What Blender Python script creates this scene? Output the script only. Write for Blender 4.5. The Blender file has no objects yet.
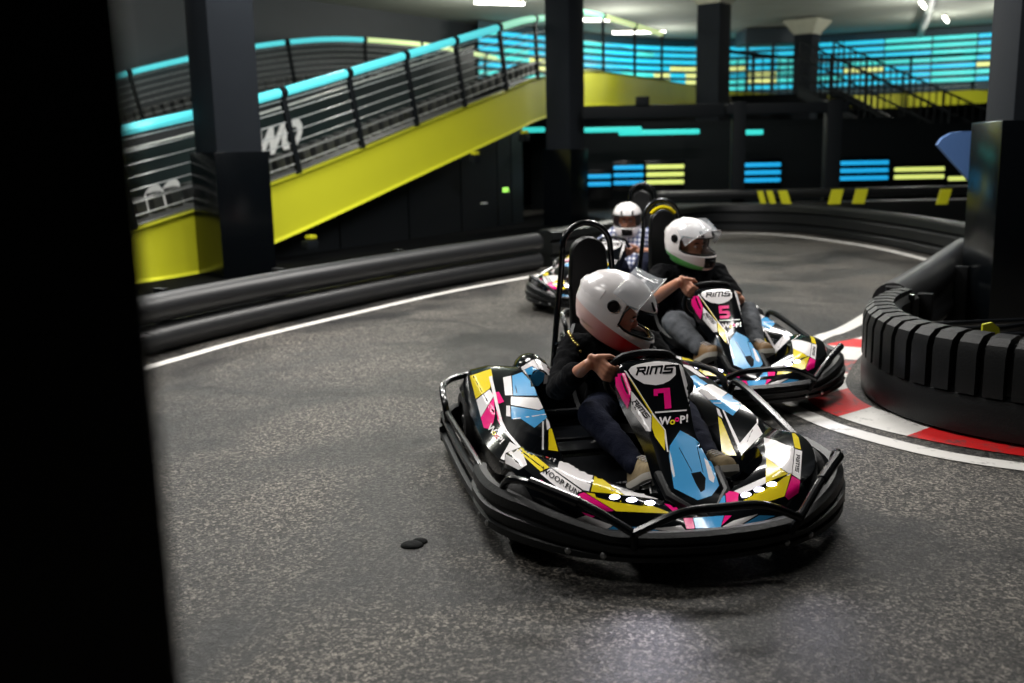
import bpy, bmesh, math, random
from mathutils import Vector, Matrix
from mathutils.bvhtree import BVHTree
PI = math.pi
V = Vector
SC = bpy.context.scene
COL = SC.collection
rnd = random.Random(7)

# ------------------------------------------------------------------ materials
def lin(c):
    return tuple(((x / 255) / 12.92 if x / 255 <= .04045 else ((x / 255 + .055) / 1.055) ** 2.4) for x in c)
MATS = {}
def mat(name, rgb=(128, 128, 128), rough=.5, metal=0, emis=None, es=1.0, coat=0, noise=0, nscale=8, bump=0, bscale=60, alpha=1, trans=0, spec=.5):
    if name in MATS: return MATS[name]
    m = bpy.data.materials.new(name); m.use_nodes = True
    nt = m.node_tree; b = nt.nodes['Principled BSDF']
    c = lin(rgb) + (1,)
    b.inputs['Base Color'].default_value = c
    b.inputs['Roughness'].default_value = rough
    b.inputs['Metallic'].default_value = metal
    b.inputs['Coat Weight'].default_value = coat
    b.inputs['Coat Roughness'].default_value = .15
    b.inputs['Specular IOR Level'].default_value = spec
    b.inputs['Alpha'].default_value = alpha
    b.inputs['Transmission Weight'].default_value = trans
    if emis:
        b.inputs['Emission Color'].default_value = lin(emis) + (1,)
        b.inputs['Emission Strength'].default_value = es
    tc = nt.nodes.new('ShaderNodeTexCoord')
    n = nt.nodes.new('ShaderNodeTexNoise'); n.inputs['Scale'].default_value = nscale; n.inputs['Detail'].default_value = 5
    nt.links.new(tc.outputs['Object'], n.inputs['Vector'])
    mx = nt.nodes.new('ShaderNodeMix'); mx.data_type = 'RGBA'; mx.blend_type = 'MULTIPLY'
    mx.inputs[0].default_value = noise or .06
    mx.inputs[6].default_value = c
    nt.links.new(n.outputs['Fac'], mx.inputs[7]); nt.links.new(mx.outputs[2], b.inputs['Base Color'])
    if bump:
        n2 = nt.nodes.new('ShaderNodeTexNoise'); n2.inputs['Scale'].default_value = bscale; n2.inputs['Detail'].default_value = 3
        nt.links.new(tc.outputs['Object'], n2.inputs['Vector'])
        bp = nt.nodes.new('ShaderNodeBump'); bp.inputs['Strength'].default_value = bump; bp.inputs['Distance'].default_value = .01
        nt.links.new(n2.outputs['Fac'], bp.inputs['Height']); nt.links.new(bp.outputs['Normal'], b.inputs['Normal'])
    MATS[name] = m
    return m

def asphalt():
    m = bpy.data.materials.new('asphalt'); m.use_nodes = True
    nt = m.node_tree; N = nt.nodes; L = nt.links; b = N['Principled BSDF']
    tc = N.new('ShaderNodeTexCoord')
    def noise(s, d=4, r=.6, dist=0):
        n = N.new('ShaderNodeTexNoise'); n.inputs['Scale'].default_value = s; n.inputs['Detail'].default_value = d
        n.inputs['Roughness'].default_value = r; n.inputs['Distortion'].default_value = dist
        L.new(tc.outputs['Object'], n.inputs['Vector']); return n
    def ramp(src, a, b_, ca, cb):
        r = N.new('ShaderNodeValToRGB'); r.color_ramp.elements[0].position = a; r.color_ramp.elements[1].position = b_
        r.color_ramp.elements[0].color = ca; r.color_ramp.elements[1].color = cb
        L.new(src, r.inputs['Fac']); return r
    fine = noise(95, 3, .8); mid = noise(30, 5, .75); big = noise(.8, 6, .66, .8); vor = N.new('ShaderNodeTexVoronoi')
    pass; L.new(tc.outputs['Object'], vor.inputs['Vector'])
    base = ramp(big.outputs['Fac'], .38, .62, (.024, .025, .026, 1), (.120, .113, .104, 1))
    vor.inputs['Scale'].default_value = 190
    vor2 = N.new('ShaderNodeTexVoronoi'); vor2.inputs['Scale'].default_value = 90; L.new(tc.outputs['Object'], vor2.inputs['Vector'])
    sep = N.new('ShaderNodeSeparateColor'); L.new(vor.outputs['Color'], sep.inputs[0]); sep2 = N.new('ShaderNodeSeparateColor'); L.new(vor2.outputs['Color'], sep2.inputs[0])
    av = N.new('ShaderNodeMath'); av.operation = 'MULTIPLY_ADD'; av.inputs[1].default_value = .55; L.new(sep2.outputs[1], av.inputs[0])
    hf = N.new('ShaderNodeMath'); hf.operation = 'MULTIPLY'; hf.inputs[1].default_value = .45; L.new(sep.outputs[0], hf.inputs[0]); L.new(hf.outputs[0], av.inputs[2])
    g = ramp(av.outputs[0], .12, .90, (.05, .05, .05, 1), (2.5, 2.38, 2.2, 1))
    g.color_ramp.elements.new(.55).color = (.42, .42, .405, 1)
    g2 = ramp(mid.outputs['Fac'], .3, .7, (.55, .55, .55, 1), (1.45, 1.45, 1.45, 1))
    m1 = N.new('ShaderNodeMix'); m1.data_type = 'RGBA'; m1.blend_type = 'MULTIPLY'; m1.inputs[0].default_value = 1
    L.new(base.outputs[0], m1.inputs[6]); L.new(g.outputs[0], m1.inputs[7])
    m2 = N.new('ShaderNodeMix'); m2.data_type = 'RGBA'; m2.blend_type = 'MULTIPLY'; m2.inputs[0].default_value = 1
    L.new(m1.outputs[2], m2.inputs[6]); L.new(g2.outputs[0], m2.inputs[7])
    L.new(m2.outputs[2], b.inputs['Base Color'])
    rr = ramp(big.outputs['Fac'], .35, .65, (.36, .36, .36, 1), (.58, .58, .58, 1))
    L.new(rr.outputs[0], b.inputs['Roughness'])
    b.inputs['Specular IOR Level'].default_value = .26
    add = N.new('ShaderNodeMath'); add.operation = 'ADD'
    L.new(fine.outputs['Fac'], add.inputs[0]); L.new(av.outputs[0], add.inputs[1])
    add2 = N.new('ShaderNodeMath'); add2.operation = 'MULTIPLY_ADD'; add2.inputs[1].default_value = 1.5
    L.new(mid.outputs['Fac'], add2.inputs[0]); L.new(add.outputs[0], add2.inputs[2])
    bp = N.new('ShaderNodeBump'); bp.inputs['Strength'].default_value = .6; bp.inputs['Distance'].default_value = .006
    L.new(add2.outputs[0], bp.inputs['Height']); L.new(bp.outputs['Normal'], b.inputs['Normal'])
    return m

def paint(name, rgb, wear=.5):
    m = bpy.data.materials.new(name); m.use_nodes = True
    nt = m.node_tree; N = nt.nodes; L = nt.links; b = N['Principled BSDF']
    tc = N.new('ShaderNodeTexCoord'); n = N.new('ShaderNodeTexNoise'); n.inputs['Scale'].default_value = 9; n.inputs['Detail'].default_value = 9; n.inputs['Roughness'].default_value = .75
    L.new(tc.outputs['Object'], n.inputs['Vector'])
    r = N.new('ShaderNodeValToRGB'); r.color_ramp.elements[0].position = wear - .06; r.color_ramp.elements[1].position = wear + .08
    r.color_ramp.elements[0].color = (.07, .07, .07, 1); r.color_ramp.elements[1].color = lin(rgb) + (1,)
    L.new(n.outputs['Fac'], r.inputs['Fac']); L.new(r.outputs[0], b.inputs['Base Color'])
    b.inputs['Roughness'].default_value = .5
    n2 = N.new('ShaderNodeTexNoise'); n2.inputs['Scale'].default_value = 150; L.new(tc.outputs['Object'], n2.inputs['Vector'])
    bp = N.new('ShaderNodeBump'); bp.inputs['Strength'].default_value = .35; bp.inputs['Distance'].default_value = .004
    L.new(n2.outputs['Fac'], bp.inputs['Height']); L.new(bp.outputs['Normal'], b.inputs['Normal'])
    return m

# ------------------------------------------------------------------ mesh helpers
def link(o, parent=None):
    COL.objects.link(o)
    if parent: o.parent = parent
    return o
def tag(o, label=None, cat=None, group=None, kind=None):
    if label: o['label'] = label
    if cat: o['category'] = cat
    if group: o['group'] = group
    if kind: o['kind'] = kind
    return o
def empty(name, loc=(0, 0, 0), rz=0, label=None, cat=None, group=None):
    o = bpy.data.objects.new(name, None); link(o); o.location = loc; o.rotation_euler = (0, 0, rz); o.empty_display_size = .1
    return tag(o, label, cat, group)
def obj(name, bm, mats, parent=None, smooth=35, loc=None):
    me = bpy.data.meshes.new(name); bm.to_mesh(me); bm.free()
    for m in (mats if isinstance(mats, (list, tuple)) else [mats]): me.materials.append(m)
    if smooth:
        me.shade_smooth(); me.set_sharp_from_angle(angle=math.radians(smooth))
    o = bpy.data.objects.new(name, me); link(o, parent)
    if loc: o.location = loc
    return o
def struct(name, bm, mats, smooth=35, kind='structure'):
    o = obj(name, bm, mats, None, smooth); o['kind'] = kind; return o
def NB(): return bmesh.new()
def quad(bm, pts, mi=0):
    f = bm.faces.new([bm.verts.new(p) for p in pts]); f.material_index = mi; return f
def box(bm, c, s, rot=None, mi=0, bev=0):
    c = V(c); h = V(s) / 2
    vs = []
    for x in (-1, 1):
        for y in (-1, 1):
            for z in (-1, 1):
                p = V((x * h.x, y * h.y, z * h.z))
                if rot is not None: p = rot @ p
                vs.append(bm.verts.new(c + p))
    fs = []
    for q in ((0, 1, 3, 2), (4, 6, 7, 5), (0, 4, 5, 1), (2, 3, 7, 6), (0, 2, 6, 4), (1, 5, 7, 3)):
        f = bm.faces.new([vs[i] for i in q]); f.material_index = mi; fs.append(f)
    if bev:
        es = list({e for f in fs for e in f.edges})
        bmesh.ops.bevel(bm, geom=es, offset=bev, segments=2, affect='EDGES', profile=.6)
    return fs
def rz(a): return Matrix.Rotation(a, 3, 'Z')
def frame_of(d, up=V((0, 0, 1))):
    d = d.normalized()
    if abs(d.dot(up)) > .98: up = V((1, 0, 0))
    s = d.cross(up).normalized(); u = s.cross(d).normalized()
    return d, s, u
def smooth_path(pts, n=8, closed=False):
    pts = [V(p) for p in pts]; out = []
    N_ = len(pts)
    for i in range(N_ if closed else N_ - 1):
        if closed: p0, p1, p2, p3 = (pts[(i + k - 1) % N_] for k in range(4))
        else: p0, p1, p2, p3 = pts[max(i - 1, 0)], pts[i], pts[i + 1], pts[min(i + 2, N_ - 1)]
        for k in range(n):
            t = k / n
            out.append(.5 * ((2 * p1) + (p2 - p0) * t + (2 * p0 - 5 * p1 + 4 * p2 - p3) * t * t + (3 * p1 - p0 - 3 * p2 + p3) * t ** 3))
    if not closed: out.append(pts[-1])
    return out
def sweep(bm, path, prof, mi=0, closed=False, cap=True, up=V((0, 0, 1)), scale=None):
    """prof: list of (side, up) points swept along path, side = to the right of travel"""
    path = [V(p) for p in path]; n = len(path); rings = []
    for i, p in enumerate(path):
        a = path[(i - 1) % n] if (closed or i > 0) else p
        b = path[(i + 1) % n] if (closed or i < n - 1) else p
        d, s, u = frame_of(b - a, up)
        k = scale(i / (n - 1)) if scale else 1
        rings.append([bm.verts.new(p + s * q[0] * k + u * q[1] * k) for q in prof])
    m = len(prof)
    for i in range(n if closed else n - 1):
        A, B = rings[i], rings[(i + 1) % n]
        for j in range(m):
            f = bm.faces.new([A[j], A[(j + 1) % m], B[(j + 1) % m], B[j]]); f.material_index = mi
    if cap and not closed:
        f = bm.faces.new(rings[0][::-1]); f.material_index = mi
        f = bm.faces.new(rings[-1]); f.material_index = mi
def circ(r, n=10): return [(r * math.cos(2 * PI * k / n), r * math.sin(2 * PI * k / n)) for k in range(n)]
def tube(bm, path, r, n=10, mi=0, closed=False, sm=0):
    if sm: path = smooth_path(path, sm, closed)
    # parallel transport for clean tubes
    path = [V(p) for p in path]; N_ = len(path); rings = []
    d0 = (path[1] - path[0]).normalized(); _, s, u = frame_of(d0)
    for i, p in enumerate(path):
        a = path[(i - 1) % N_] if (closed or i > 0) else p
        b = path[(i + 1) % N_] if (closed or i < N_ - 1) else p
        d = (b - a).normalized()
        s = (s - d * s.dot(d)).normalized(); u = s.cross(d)
        rr = r(i / (N_ - 1)) if callable(r) else r
        rings.append([bm.verts.new(p + (s * math.cos(2 * PI * k / n) + u * math.sin(2 * PI * k / n)) * rr) for k in range(n)])
    for i in range(N_ if closed else N_ - 1):
        A, B = rings[i], rings[(i + 1) % N_]
        for j in range(n):
            f = bm.faces.new([A[j], A[(j + 1) % n], B[(j + 1) % n], B[j]]); f.material_index = mi
    if not closed:
        f = bm.faces.new(rings[0][::-1]); f.material_index = mi
        f = bm.faces.new(rings[-1]); f.material_index = mi
def lathe(bm, prof, c, axis, mi=0, n=24):
    """prof (radius, along axis)"""
    c = V(c); d, s, u = frame_of(V(axis)); rings = []
    for r, h in prof:
        rings.append([bm.verts.new(c + d * h + (s * math.cos(2 * PI * k / n) + u * math.sin(2 * PI * k / n)) * max(r, 1e-4)) for k in range(n)])
    for A, B in zip(rings, rings[1:]):
        for j in range(n):
            f = bm.faces.new([A[j], A[(j + 1) % n], B[(j + 1) % n], B[j]]); f.material_index = mi
    for R, rev in ((rings[0], True), (rings[-1], False)):
        f = bm.faces.new(R[::-1] if rev else R); f.material_index = mi
def fixn(bm): bmesh.ops.recalc_face_normals(bm, faces=bm.faces); return bm
def loft(bm, secs, mi=0, cap=True, closed=True):
    rings = [[bm.verts.new(p) for p in s] for s in secs]; m = len(secs[0])
    for A, B in zip(rings, rings[1:]):
        for j in range(m if closed else m - 1):
            f = bm.faces.new([A[j], A[(j + 1) % m], B[(j + 1) % m], B[j]]); f.material_index = mi
    if cap and closed:
        bm.faces.new(rings[0][::-1]).material_index = mi; bm.faces.new(rings[-1]).material_index = mi
def slice_secs(secs, n=6):
    """smooth interpolation between sections (same point counts)"""
    m = len(secs[0]); cols = [smooth_path([s[j] for s in secs], n) for j in range(m)]
    return [[cols[j][i] for j in range(m)] for i in range(len(cols[0]))]
def bake(o, mods):
    """apply modifiers set up by fn list"""
    for t, kw in mods:
        md = o.modifiers.new(t, t)
        for k, v in kw.items(): setattr(md, k, v)
    bpy.context.view_layer.update()
    dg = bpy.context.evaluated_depsgraph_get()
    me = bpy.data.meshes.new_from_object(o.evaluated_get(dg), depsgraph=dg)
    o.modifiers.clear(); old = o.data; name = old.name; o.data = me; bpy.data.meshes.remove(old); me.name = name
    return o
def caps(bm, p0, r0, p1, r1, n=14):
    p0, p1 = V(p0), V(p1); d, s, u = frame_of(p1 - p0); L = (p1 - p0).length; prof = []
    for k in range(6): a = PI / 2 * k / 5; prof.append((r0 * math.sin(a), -r0 * math.cos(a)))
    for k in range(6): a = PI / 2 * k / 5; prof.append((r1 * math.cos(a), L + r1 * math.sin(a)))
    lathe(bm, prof, p0, d, 0, n)
def ell(bm, c, r, rot=None):
    g = bmesh.ops.create_icosphere(bm, subdivisions=3, radius=1)
    R = rot.to_4x4() if rot is not None else Matrix.Identity(4)
    bmesh.ops.transform(bm, matrix=Matrix.Translation(V(c)) @ R @ Matrix.Diagonal(V(r).to_4d()), verts=g['verts'])
def blob(name, bm, m, parent, voxel=.008, sm=4, wr=0, ws=.05, seed=0):
    fixn(bm); o = obj(name, bm, m, parent, 0)
    mods = [('REMESH', dict(mode='VOXEL', voxel_size=voxel)), ('SMOOTH', dict(iterations=sm, factor=.6))]
    if wr:
        tex = bpy.data.textures.new('folds', 'CLOUDS'); tex.noise_scale = ws; tex.noise_depth = 2
        mods.append(('DISPLACE', dict(texture=tex, strength=wr, mid_level=.5, texture_coords='LOCAL')))
    bake(o, mods); o.data.shade_smooth()
    return o
def text_polys(s, size, ext=.002, bold=.0, shear=0, spacing=1):
    cu = bpy.data.curves.new('lettering', 'FONT'); cu.body = s; cu.size = size; cu.offset = bold; cu.shear = shear
    cu.align_x = 'CENTER'; cu.align_y = 'CENTER'; cu.space_character = spacing; cu.resolution_u = 3
    t = bpy.data.objects.new('lettering', cu); COL.objects.link(t); bpy.context.view_layer.update()
    me = bpy.data.meshes.new_from_object(t); COL.objects.unlink(t); bpy.data.objects.remove(t)
    vs = [v.co.copy() for v in me.vertices]; fs = [list(p.vertices) for p in me.polygons]
    bpy.data.meshes.remove(me)
    return vs, fs

M_WHITE = mat('gloss_white', (222, 218, 218), .22)
M_BLUE = mat('gloss_blue', (58, 146, 200), .22, spec=.35)
M_MAG = mat('gloss_magenta', (226, 10, 118), .22, spec=.35)
M_YEL = mat('gloss_yellow', (216, 194, 22), .22, spec=.35)
M_BLK = mat('gloss_black', (7, 9, 12), .12, spec=.30)
M_RED = mat('gloss_red', (215, 30, 40), .3, coat=.4)
M_STEEL = mat('black_powdercoat_tube', (9, 11, 14), .22, spec=.5)
M_PLAST = mat('black_bumper_plastic', (16, 18, 19), .42, spec=.32, noise=.2, bump=.15, bscale=90)
M_DARKP = mat('matte_black_plastic', (9, 10, 12), .45, spec=.25)
M_RUB = mat('tyre_rubber', (20, 20, 21), .7, bump=.2, bscale=120)
M_ALU = mat('bare_aluminium', (190, 190, 190), .3, metal=1)
M_LED = mat('white_headlight_led', (255, 255, 255), .3, emis=(225, 222, 255), es=14)
M_SKIN = mat('skin', (200, 140, 112), .5, noise=.12, nscale=30)
LIVERY = [M_BLK, M_WHITE, M_BLUE, M_MAG, M_YEL, M_RED]

# ------------------------------------------------------------------ camera
F, H, YH, R_ = 1000., 1.4, 148., .02
T = math.atan((341.5 - YH) / F)
cam = bpy.data.cameras.new('camera'); co = bpy.data.objects.new('camera', cam); link(co)
fw = V((0, math.cos(T), -math.sin(T))); up0 = V((0, math.sin(T), math.cos(T))); ri0 = V((1, 0, 0))
ri = ri0 * math.cos(R_) - up0 * math.sin(R_); up = ri0 * math.sin(R_) + up0 * math.cos(R_)
mw = Matrix((ri, up, -fw)).transposed().to_4x4(); mw.translation = V((0, 0, H)); co.matrix_world = mw
cam.sensor_width = 36; cam.lens = 36 * F / 1024; cam.clip_start = .05; cam.clip_end = 200
cam.dof.use_dof = True; cam.dof.focus_distance = 3.9; cam.dof.aperture_fstop = 2.0
SC.camera = co

# ------------------------------------------------------------------ kart
CAMK = None
KO = V((.448, 4.096, 0)); KYAW = math.atan2(-.9808, .195)
def klocal(p):   # world -> kart local
    q = V(p) - KO; return rz(-KYAW) @ q
EYE = klocal((0, 0, H))
def kdir(u, v):
    a, b = u - 512, 341.5 - v
    d = ri0 * (a * math.cos(R_) + b * math.sin(R_)) + up0 * (-a * math.sin(R_) + b * math.cos(R_)) + fw * F
    return (rz(-KYAW) @ d).normalized()

class Art:
    """printed film cut to shape and laid on a body panel: follows the panel, a millimetre above it"""
    def __init__(s, bm):
        bmesh.ops.recalc_face_normals(bm, faces=bm.faces); bm.normal_update()
        s.bm = bm; s.bvh = BVHTree.FromBMesh(bm); s.layer = 0
    def hit(s, u, v, off):
        d = kdir(u, v); h, n, i, dist = s.bvh.ray_cast(EYE, d)
        if h is None: return None
        if n.dot(d) > 0: n = -n
        return h + n * off
    def poly(s, pts, mi, off=None, step=4.0):
        if off is None: s.layer += 1; off = .0012 + .00004 * s.layer
        b = bmesh.new(); f = b.faces.new([b.verts.new((p[0], p[1], 0)) for p in pts])
        bmesh.ops.triangulate(b, faces=[f])
        for _ in range(7):
            es = [e for e in b.edges if e.calc_length() > step]
            if not es: break
            bmesh.ops.subdivide_edges(b, edges=es, cuts=1); bmesh.ops.triangulate(b, faces=b.faces[:])
        s.put(b, lambda q: (q.x, q.y), mi, off); b.free()
    def put(s, b, fn, mi, off, lim=.12):
        m = {}
        for v in b.verts:
            h = s.hit(*fn(v.co), off)
            if h is not None: m[v] = s.bm.verts.new(h)
        for f in b.faces:
            if all(v in m for v in f.verts):
                q = [m[v] for v in f.verts]
                if max((q[i].co - q[i - 1].co).length for i in range(len(q))) < lim:
                    try: s.bm.faces.new(q).material_index = mi
                    except ValueError: pass
    def line(s, a, b, w, mi):
        a, b = V(a), V(b); n = (b - a).normalized(); n = V((-n.y, n.x)) * w / 2
        s.poly([a + n, b + n, b - n, a - n], mi)
    def text(s, st, c, ex, ey, size, mi, bold=.0, shear=0, off=.0045, spacing=1):
        """centre pixel c, ex/ey: pixel vectors of one em along / up the line"""
        vs, fs = text_polys(st, 1, bold=bold, shear=shear, spacing=spacing)
        b = bmesh.new(); nv = [b.verts.new((c[0] + (p.x * ex[0] + p.y * ey[0]) * size, c[1] + (p.x * ex[1] + p.y * ey[1]) * size, 0)) for p in vs]
        for f in fs:
            try: b.faces.new([nv[i] for i in f])
            except ValueError: pass
        s.put(b, lambda q: (q.x, q.y), mi, off); b.free()

LOGO = [[(.15, .75), (0, 0)], [(-.1, 1), (1.25, 1), (1.25, .55), (.4, .5)], [(.75, .5), (1.35, 0)], [(1.75, 0), (1.8, .62)], [(1.82, .85), (1.84, 1.03)],
        [(2.3, 0), (2.38, 1), (4.15, 1), (4.08, 0)], [(3.2, 0), (3.26, 1)], [(6.15, 1), (4.75, 1), (4.70, .52), (6.0, .50), (5.95, 0), (4.55, 0)]]
def logo(a, c, ex, ey, w, h, th, mi=0, shear=.18):
    """wide techno lettering centred on pixel c"""
    for st in LOGO:
        q = []
        for x, y in st:
            X = ((x - 3.05) / 6.2 + shear * (y - .5) * h / w) * w; Y = (y - .5) * h
            q.append(V((c[0] + ex[0] * X + ey[0] * Y, c[1] + ex[1] * X + ey[1] * Y)))
        for p0, p1 in zip(q, q[1:]):
            d = (p1 - p0).normalized() * th * .4; a.line(p0 - d, p1 + d, th, mi)
def woop(a, c, ex, ey, pitch, size):
    for i, (ch, mi) in enumerate((('W', 1), ('o', 4), ('o', 5), ('P', 1), ('!', 1))):
        k = (i - 2) * pitch * (1.0 if i != 4 else .92)
        a.text(ch, (c[0] + ex[0] * k, c[1] + ex[1] * k), ex, ey, size * (1 if ch in 'WP!' else .9), mi, bold=.03)
def pod_bm(sg):
    S = [  # x, (|y|, z) x7
        (-.86, [(.27, .14), (.25, .24), (.28, .33), (.42, .335), (.49, .32), (.53, .25), (.49, .12)]),
        (-.74, [(.24, .12), (.22, .26), (.26, .345), (.43, .365), (.52, .35), (.575, .27), (.53, .10)]),
        (-.50, [(.24, .10), (.23, .22), (.265, .325), (.44, .36), (.53, .35), (.59, .27), (.55, .10)]),
        (-.20, [(.25, .07), (.25, .17), (.28, .275), (.45, .335), (.53, .33), (.595, .25), (.56, .10)]),
        (.10, [(.27, .07), (.27, .14), (.30, .215), (.46, .30), (.525, .305), (.60, .24), (.56, .11)]),
        (.30, [(.29, .08), (.30, .12), (.33, .175), (.46, .265), (.51, .285), (.59, .24), (.55, .16)]),
        (.43, [(.33, .10), (.36, .13), (.40, .18), (.45, .235), (.49, .26), (.55, .24), (.51, .18)]),
    ]
    secs = [[V((x, sg * y, z)) for y, z in p] for x, p in S]
    bm = NB(); loft(bm, slice_secs(secs, 7)); return fixn(bm)
def hump_bm(sg):
    bm = NB(); rings = []
    for i in range(9):
        a = i / 8; x = -.98 + .34 * a; w = math.sin(PI * (a * .8 + .12))
        rings.append([V((x, sg * (.20 + .115 * math.cos(t) * (.55 + .45 * w)), .14 + (.20 + .055 * w) * max(0, math.sin(t)) ** .7)) for t in [PI * k / 10 for k in range(11)]])
    loft(bm, rings); return fixn(bm)
def front_bm():
    st = [  # OL outer low, OT outer top, MT mid top, IT inner top, IL inner low
        [(.38, .585, .19), (.38, .565, .275), (.38, .50, .295), (.40, .38, .20), (.40, .36, .14)],
        [(.50, .585, .255), (.50, .565, .295), (.50, .50, .305), (.52, .375, .265), (.51, .36, .15)],
        [(.66, .560, .250), (.655, .54, .288), (.62, .46, .30), (.60, .355, .275), (.59, .35, .15)],
        [(.82, .50, .15), (.80, .47, .255), (.75, .40, .285), (.68, .33, .27), (.67, .33, .14)],
        [(.95, .37, .11), (.90, .34, .225), (.845, .30, .265), (.76, .27, .262), (.75, .27, .13)],
        [(1.03, .20, .09), (.965, .19, .185), (.895, .17, .222), (.82, .16, .225), (.80, .16, .10)],
        [(1.05, .00, .08), (.985, .00, .145), (.92, .00, .165), (.84, .00, .165), (.82, .00, .09)],
    ]
    secs = [[V((x, -y, z)) for x, y, z in s] for s in st] + [[V((x, y, z)) for x, y, z in s] for s in st[-2::-1]]
    bm = NB(); loft(bm, slice_secs(secs, 6)); return fixn(bm)
def panel_bm():
    c = .033
    st = [  # x, z, half width, side depth
        (.245, .565, .075, .05), (.27, .573, .105, .06), (.31, .555, .128, .075), (.38, .49, .124, .085), (.46, .42, .105, .085),
        (.54, .36, .090, .08), (.60, .325, .090, .08), (.70, .27, .100, .075), (.79, .222, .098, .06), (.85, .195, .062, .05), (.90, .172, .015, .04)]
    bm = NB(); secs = []
    n = V((.55, 0, .83))
    for x, z, w, d in st:
        p = V((x, c, z)); e = w * .88
        secs.append([p + V((0, -w - .012, 0)) - n * d, p + V((0, -w, 0)) - n * .008, p + V((0, -e, 0)), p + n * .004, p + V((0, e, 0)), p + V((0, w, 0)) - n * .008, p + V((0, w + .012, 0)) - n * d])
    loft(bm, slice_secs(secs, 5)); return fixn(bm)

BODY = {}
def art_front(a):
    P = a.poly
    P([(501, 461), (512, 441), (521, 448), (527, 465), (519, 470)], 1)
    P([(521, 447.8), (525, 447.8), (549.5, 467.6), (540.7, 471.8), (517.6, 451.2)], 4)
    a.line((519, 449.6), (545.6, 470.3), 1, 0)
    woop(a, (547.6, 457), (.88, .46), (.5, -.8), 4.3, 7.5)
    P([(540, 473.5), (550.8, 469), (582, 491.3), (568.5, 497)], 1)
    P([(551.5, 468), (557.5, 468), (561.6, 452), (593.5, 473.5), (589, 491.5), (583, 490)], 1)
    P([(595, 474), (624, 495), (591, 492)], 4)
    P([(541, 480), (566, 497), (561, 497.5), (540, 484)], 3)
    P([(568.8, 498), (584, 492.6), (614, 511), (602, 512)], 3)
    P([(586, 493), (594, 494), (605, 497), (652, 506), (672.5, 514), (616, 511.5)], 4)
    P([(616, 489), (640, 494), (671, 494.5), (660, 500), (625, 495.5)], 1)
    P([(594, 492.5), (612, 494.5), (661, 500.5), (665, 505), (655, 506), (640, 506), (610, 501.5), (596, 497.5)], 0)
    P([(660.5, 501), (671, 493), (685.5, 510.5), (674, 513)], 3)
    P([(672.5, 490), (724.8, 488), (726, 509.5), (686.3, 511.5)], 2)
    P([(725.6, 491), (739, 492.5), (737, 509), (727, 509.5)], 3)
    P([(740, 507.5), (743, 499), (791, 474), (784.4, 496.5), (756, 506)], 4)
    P([(738, 498), (790, 473), (776, 483.5), (742, 501.5)], 0)
    P([(734, 491.5), (766, 477), (766, 483.4), (742, 494.8)], 1)
    P([(766.5, 458), (788, 474.3), (765.5, 483)], 4)
    P([(764, 438), (776, 441), (794, 449), (791.5, 474), (788, 473.6), (766, 457.5)], 1)
    P([(795, 449.5), (802, 451.5), (800, 480), (792, 474.8)], 1)
    P([(791, 429), (798.5, 438), (801, 450), (794.5, 448)], 4)
    P([(791.8, 476), (800, 481), (798, 493), (788, 500), (784.8, 496.6)], 3)
    P([(683, 518.5), (692.3, 518.5), (694.5, 529), (686.5, 529)], 3)
    P([(693, 518.5), (724, 516), (720.5, 528), (695.3, 529)], 2)
    P([(724.8, 516), (731.8, 516), (721.6, 526)], 3)
    P([(626, 527), (644, 527), (672, 534.5), (634, 534.5)], 2)
    P([(582, 512), (595, 516.5), (590, 519)], 3)
    P([(575, 519), (586, 515.5), (613, 525.5), (604, 531)], 1)
    P([(604, 531.5), (614, 526), (623, 534), (609, 535)], 2)
    P([(739, 527), (759, 515.5), (775, 516), (755, 524)], 2)
    P([(650, 529), (681, 526), (686, 531), (673, 531.5)], 1)
    P([(722, 527.5), (734, 521), (758, 514), (739, 526)], 1)
    a.text('WOOP.FUN', (560.4, 482.4), (.83, .56), (.42, -.9), 7.6, 0, bold=.018, spacing=1.12)
    logo(a, (797.3, 464), (-.08, 1), (1, .1), 17, 3, .8)
def art_left(a):
    P = a.poly
    P([(470, 376), (491, 369), (492.6, 376.5), (490, 388.4), (476, 399)], 4)
    P([(476.5, 400), (489.6, 389.6), (493.8, 396), (481, 417.5)], 1)
    P([(494, 397), (495, 415), (493.5, 423), (489, 429), (484, 428), (481, 418)], 3)
    P([(496, 411), (502, 418), (500.4, 425), (498, 420)], 3)
    P([(491.6, 393), (499, 392), (504, 402), (499, 404)], 3)
    P([(489, 377), (492, 376), (498.5, 405), (502, 420), (507, 431), (521, 447.5), (519, 448.5), (504.5, 433), (499.5, 421), (495.5, 406)], 1)
    P([(503, 377.5), (511, 376), (512.5, 395.5), (505, 395.5)], 1)
    P([(512, 376), (522, 372.5), (533, 384), (537, 395.8), (513.2, 395.8)], 2)
    a.line((515.3, 384), (517, 395.6), .8, 0)
    P([(510.7, 396.8), (538, 398), (543, 408.4), (538.7, 410.2), (510.7, 405)], 1)
    P([(511, 406.5), (538.5, 411), (544, 409.4), (548, 415), (545.5, 419), (534.3, 428), (521, 419.3), (511.5, 419.3)], 2)
    a.line((513, 419.3), (546, 414.5), .9, 1)
    P([(506.3, 406), (510, 406), (510.6, 417), (506.3, 416.5)], 1)
    P([(542, 421.8), (543.6, 421.8), (543.6, 450), (541.8, 450)], 1)
    P([(545.8, 418), (548.8, 422), (550.3, 428), (546.8, 430.4)], 1)
    P([(548.5, 429.6), (551.5, 428.6), (558, 451.7), (548.2, 450.2)], 4)
    woop(a, (497.6, 436.5), (.62, .78), (.72, -.8), 4.2, 8.5)
    P([(510.2, 441.9), (520, 448.3), (526, 465), (519, 469.4), (499.4, 461)], 1)
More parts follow.
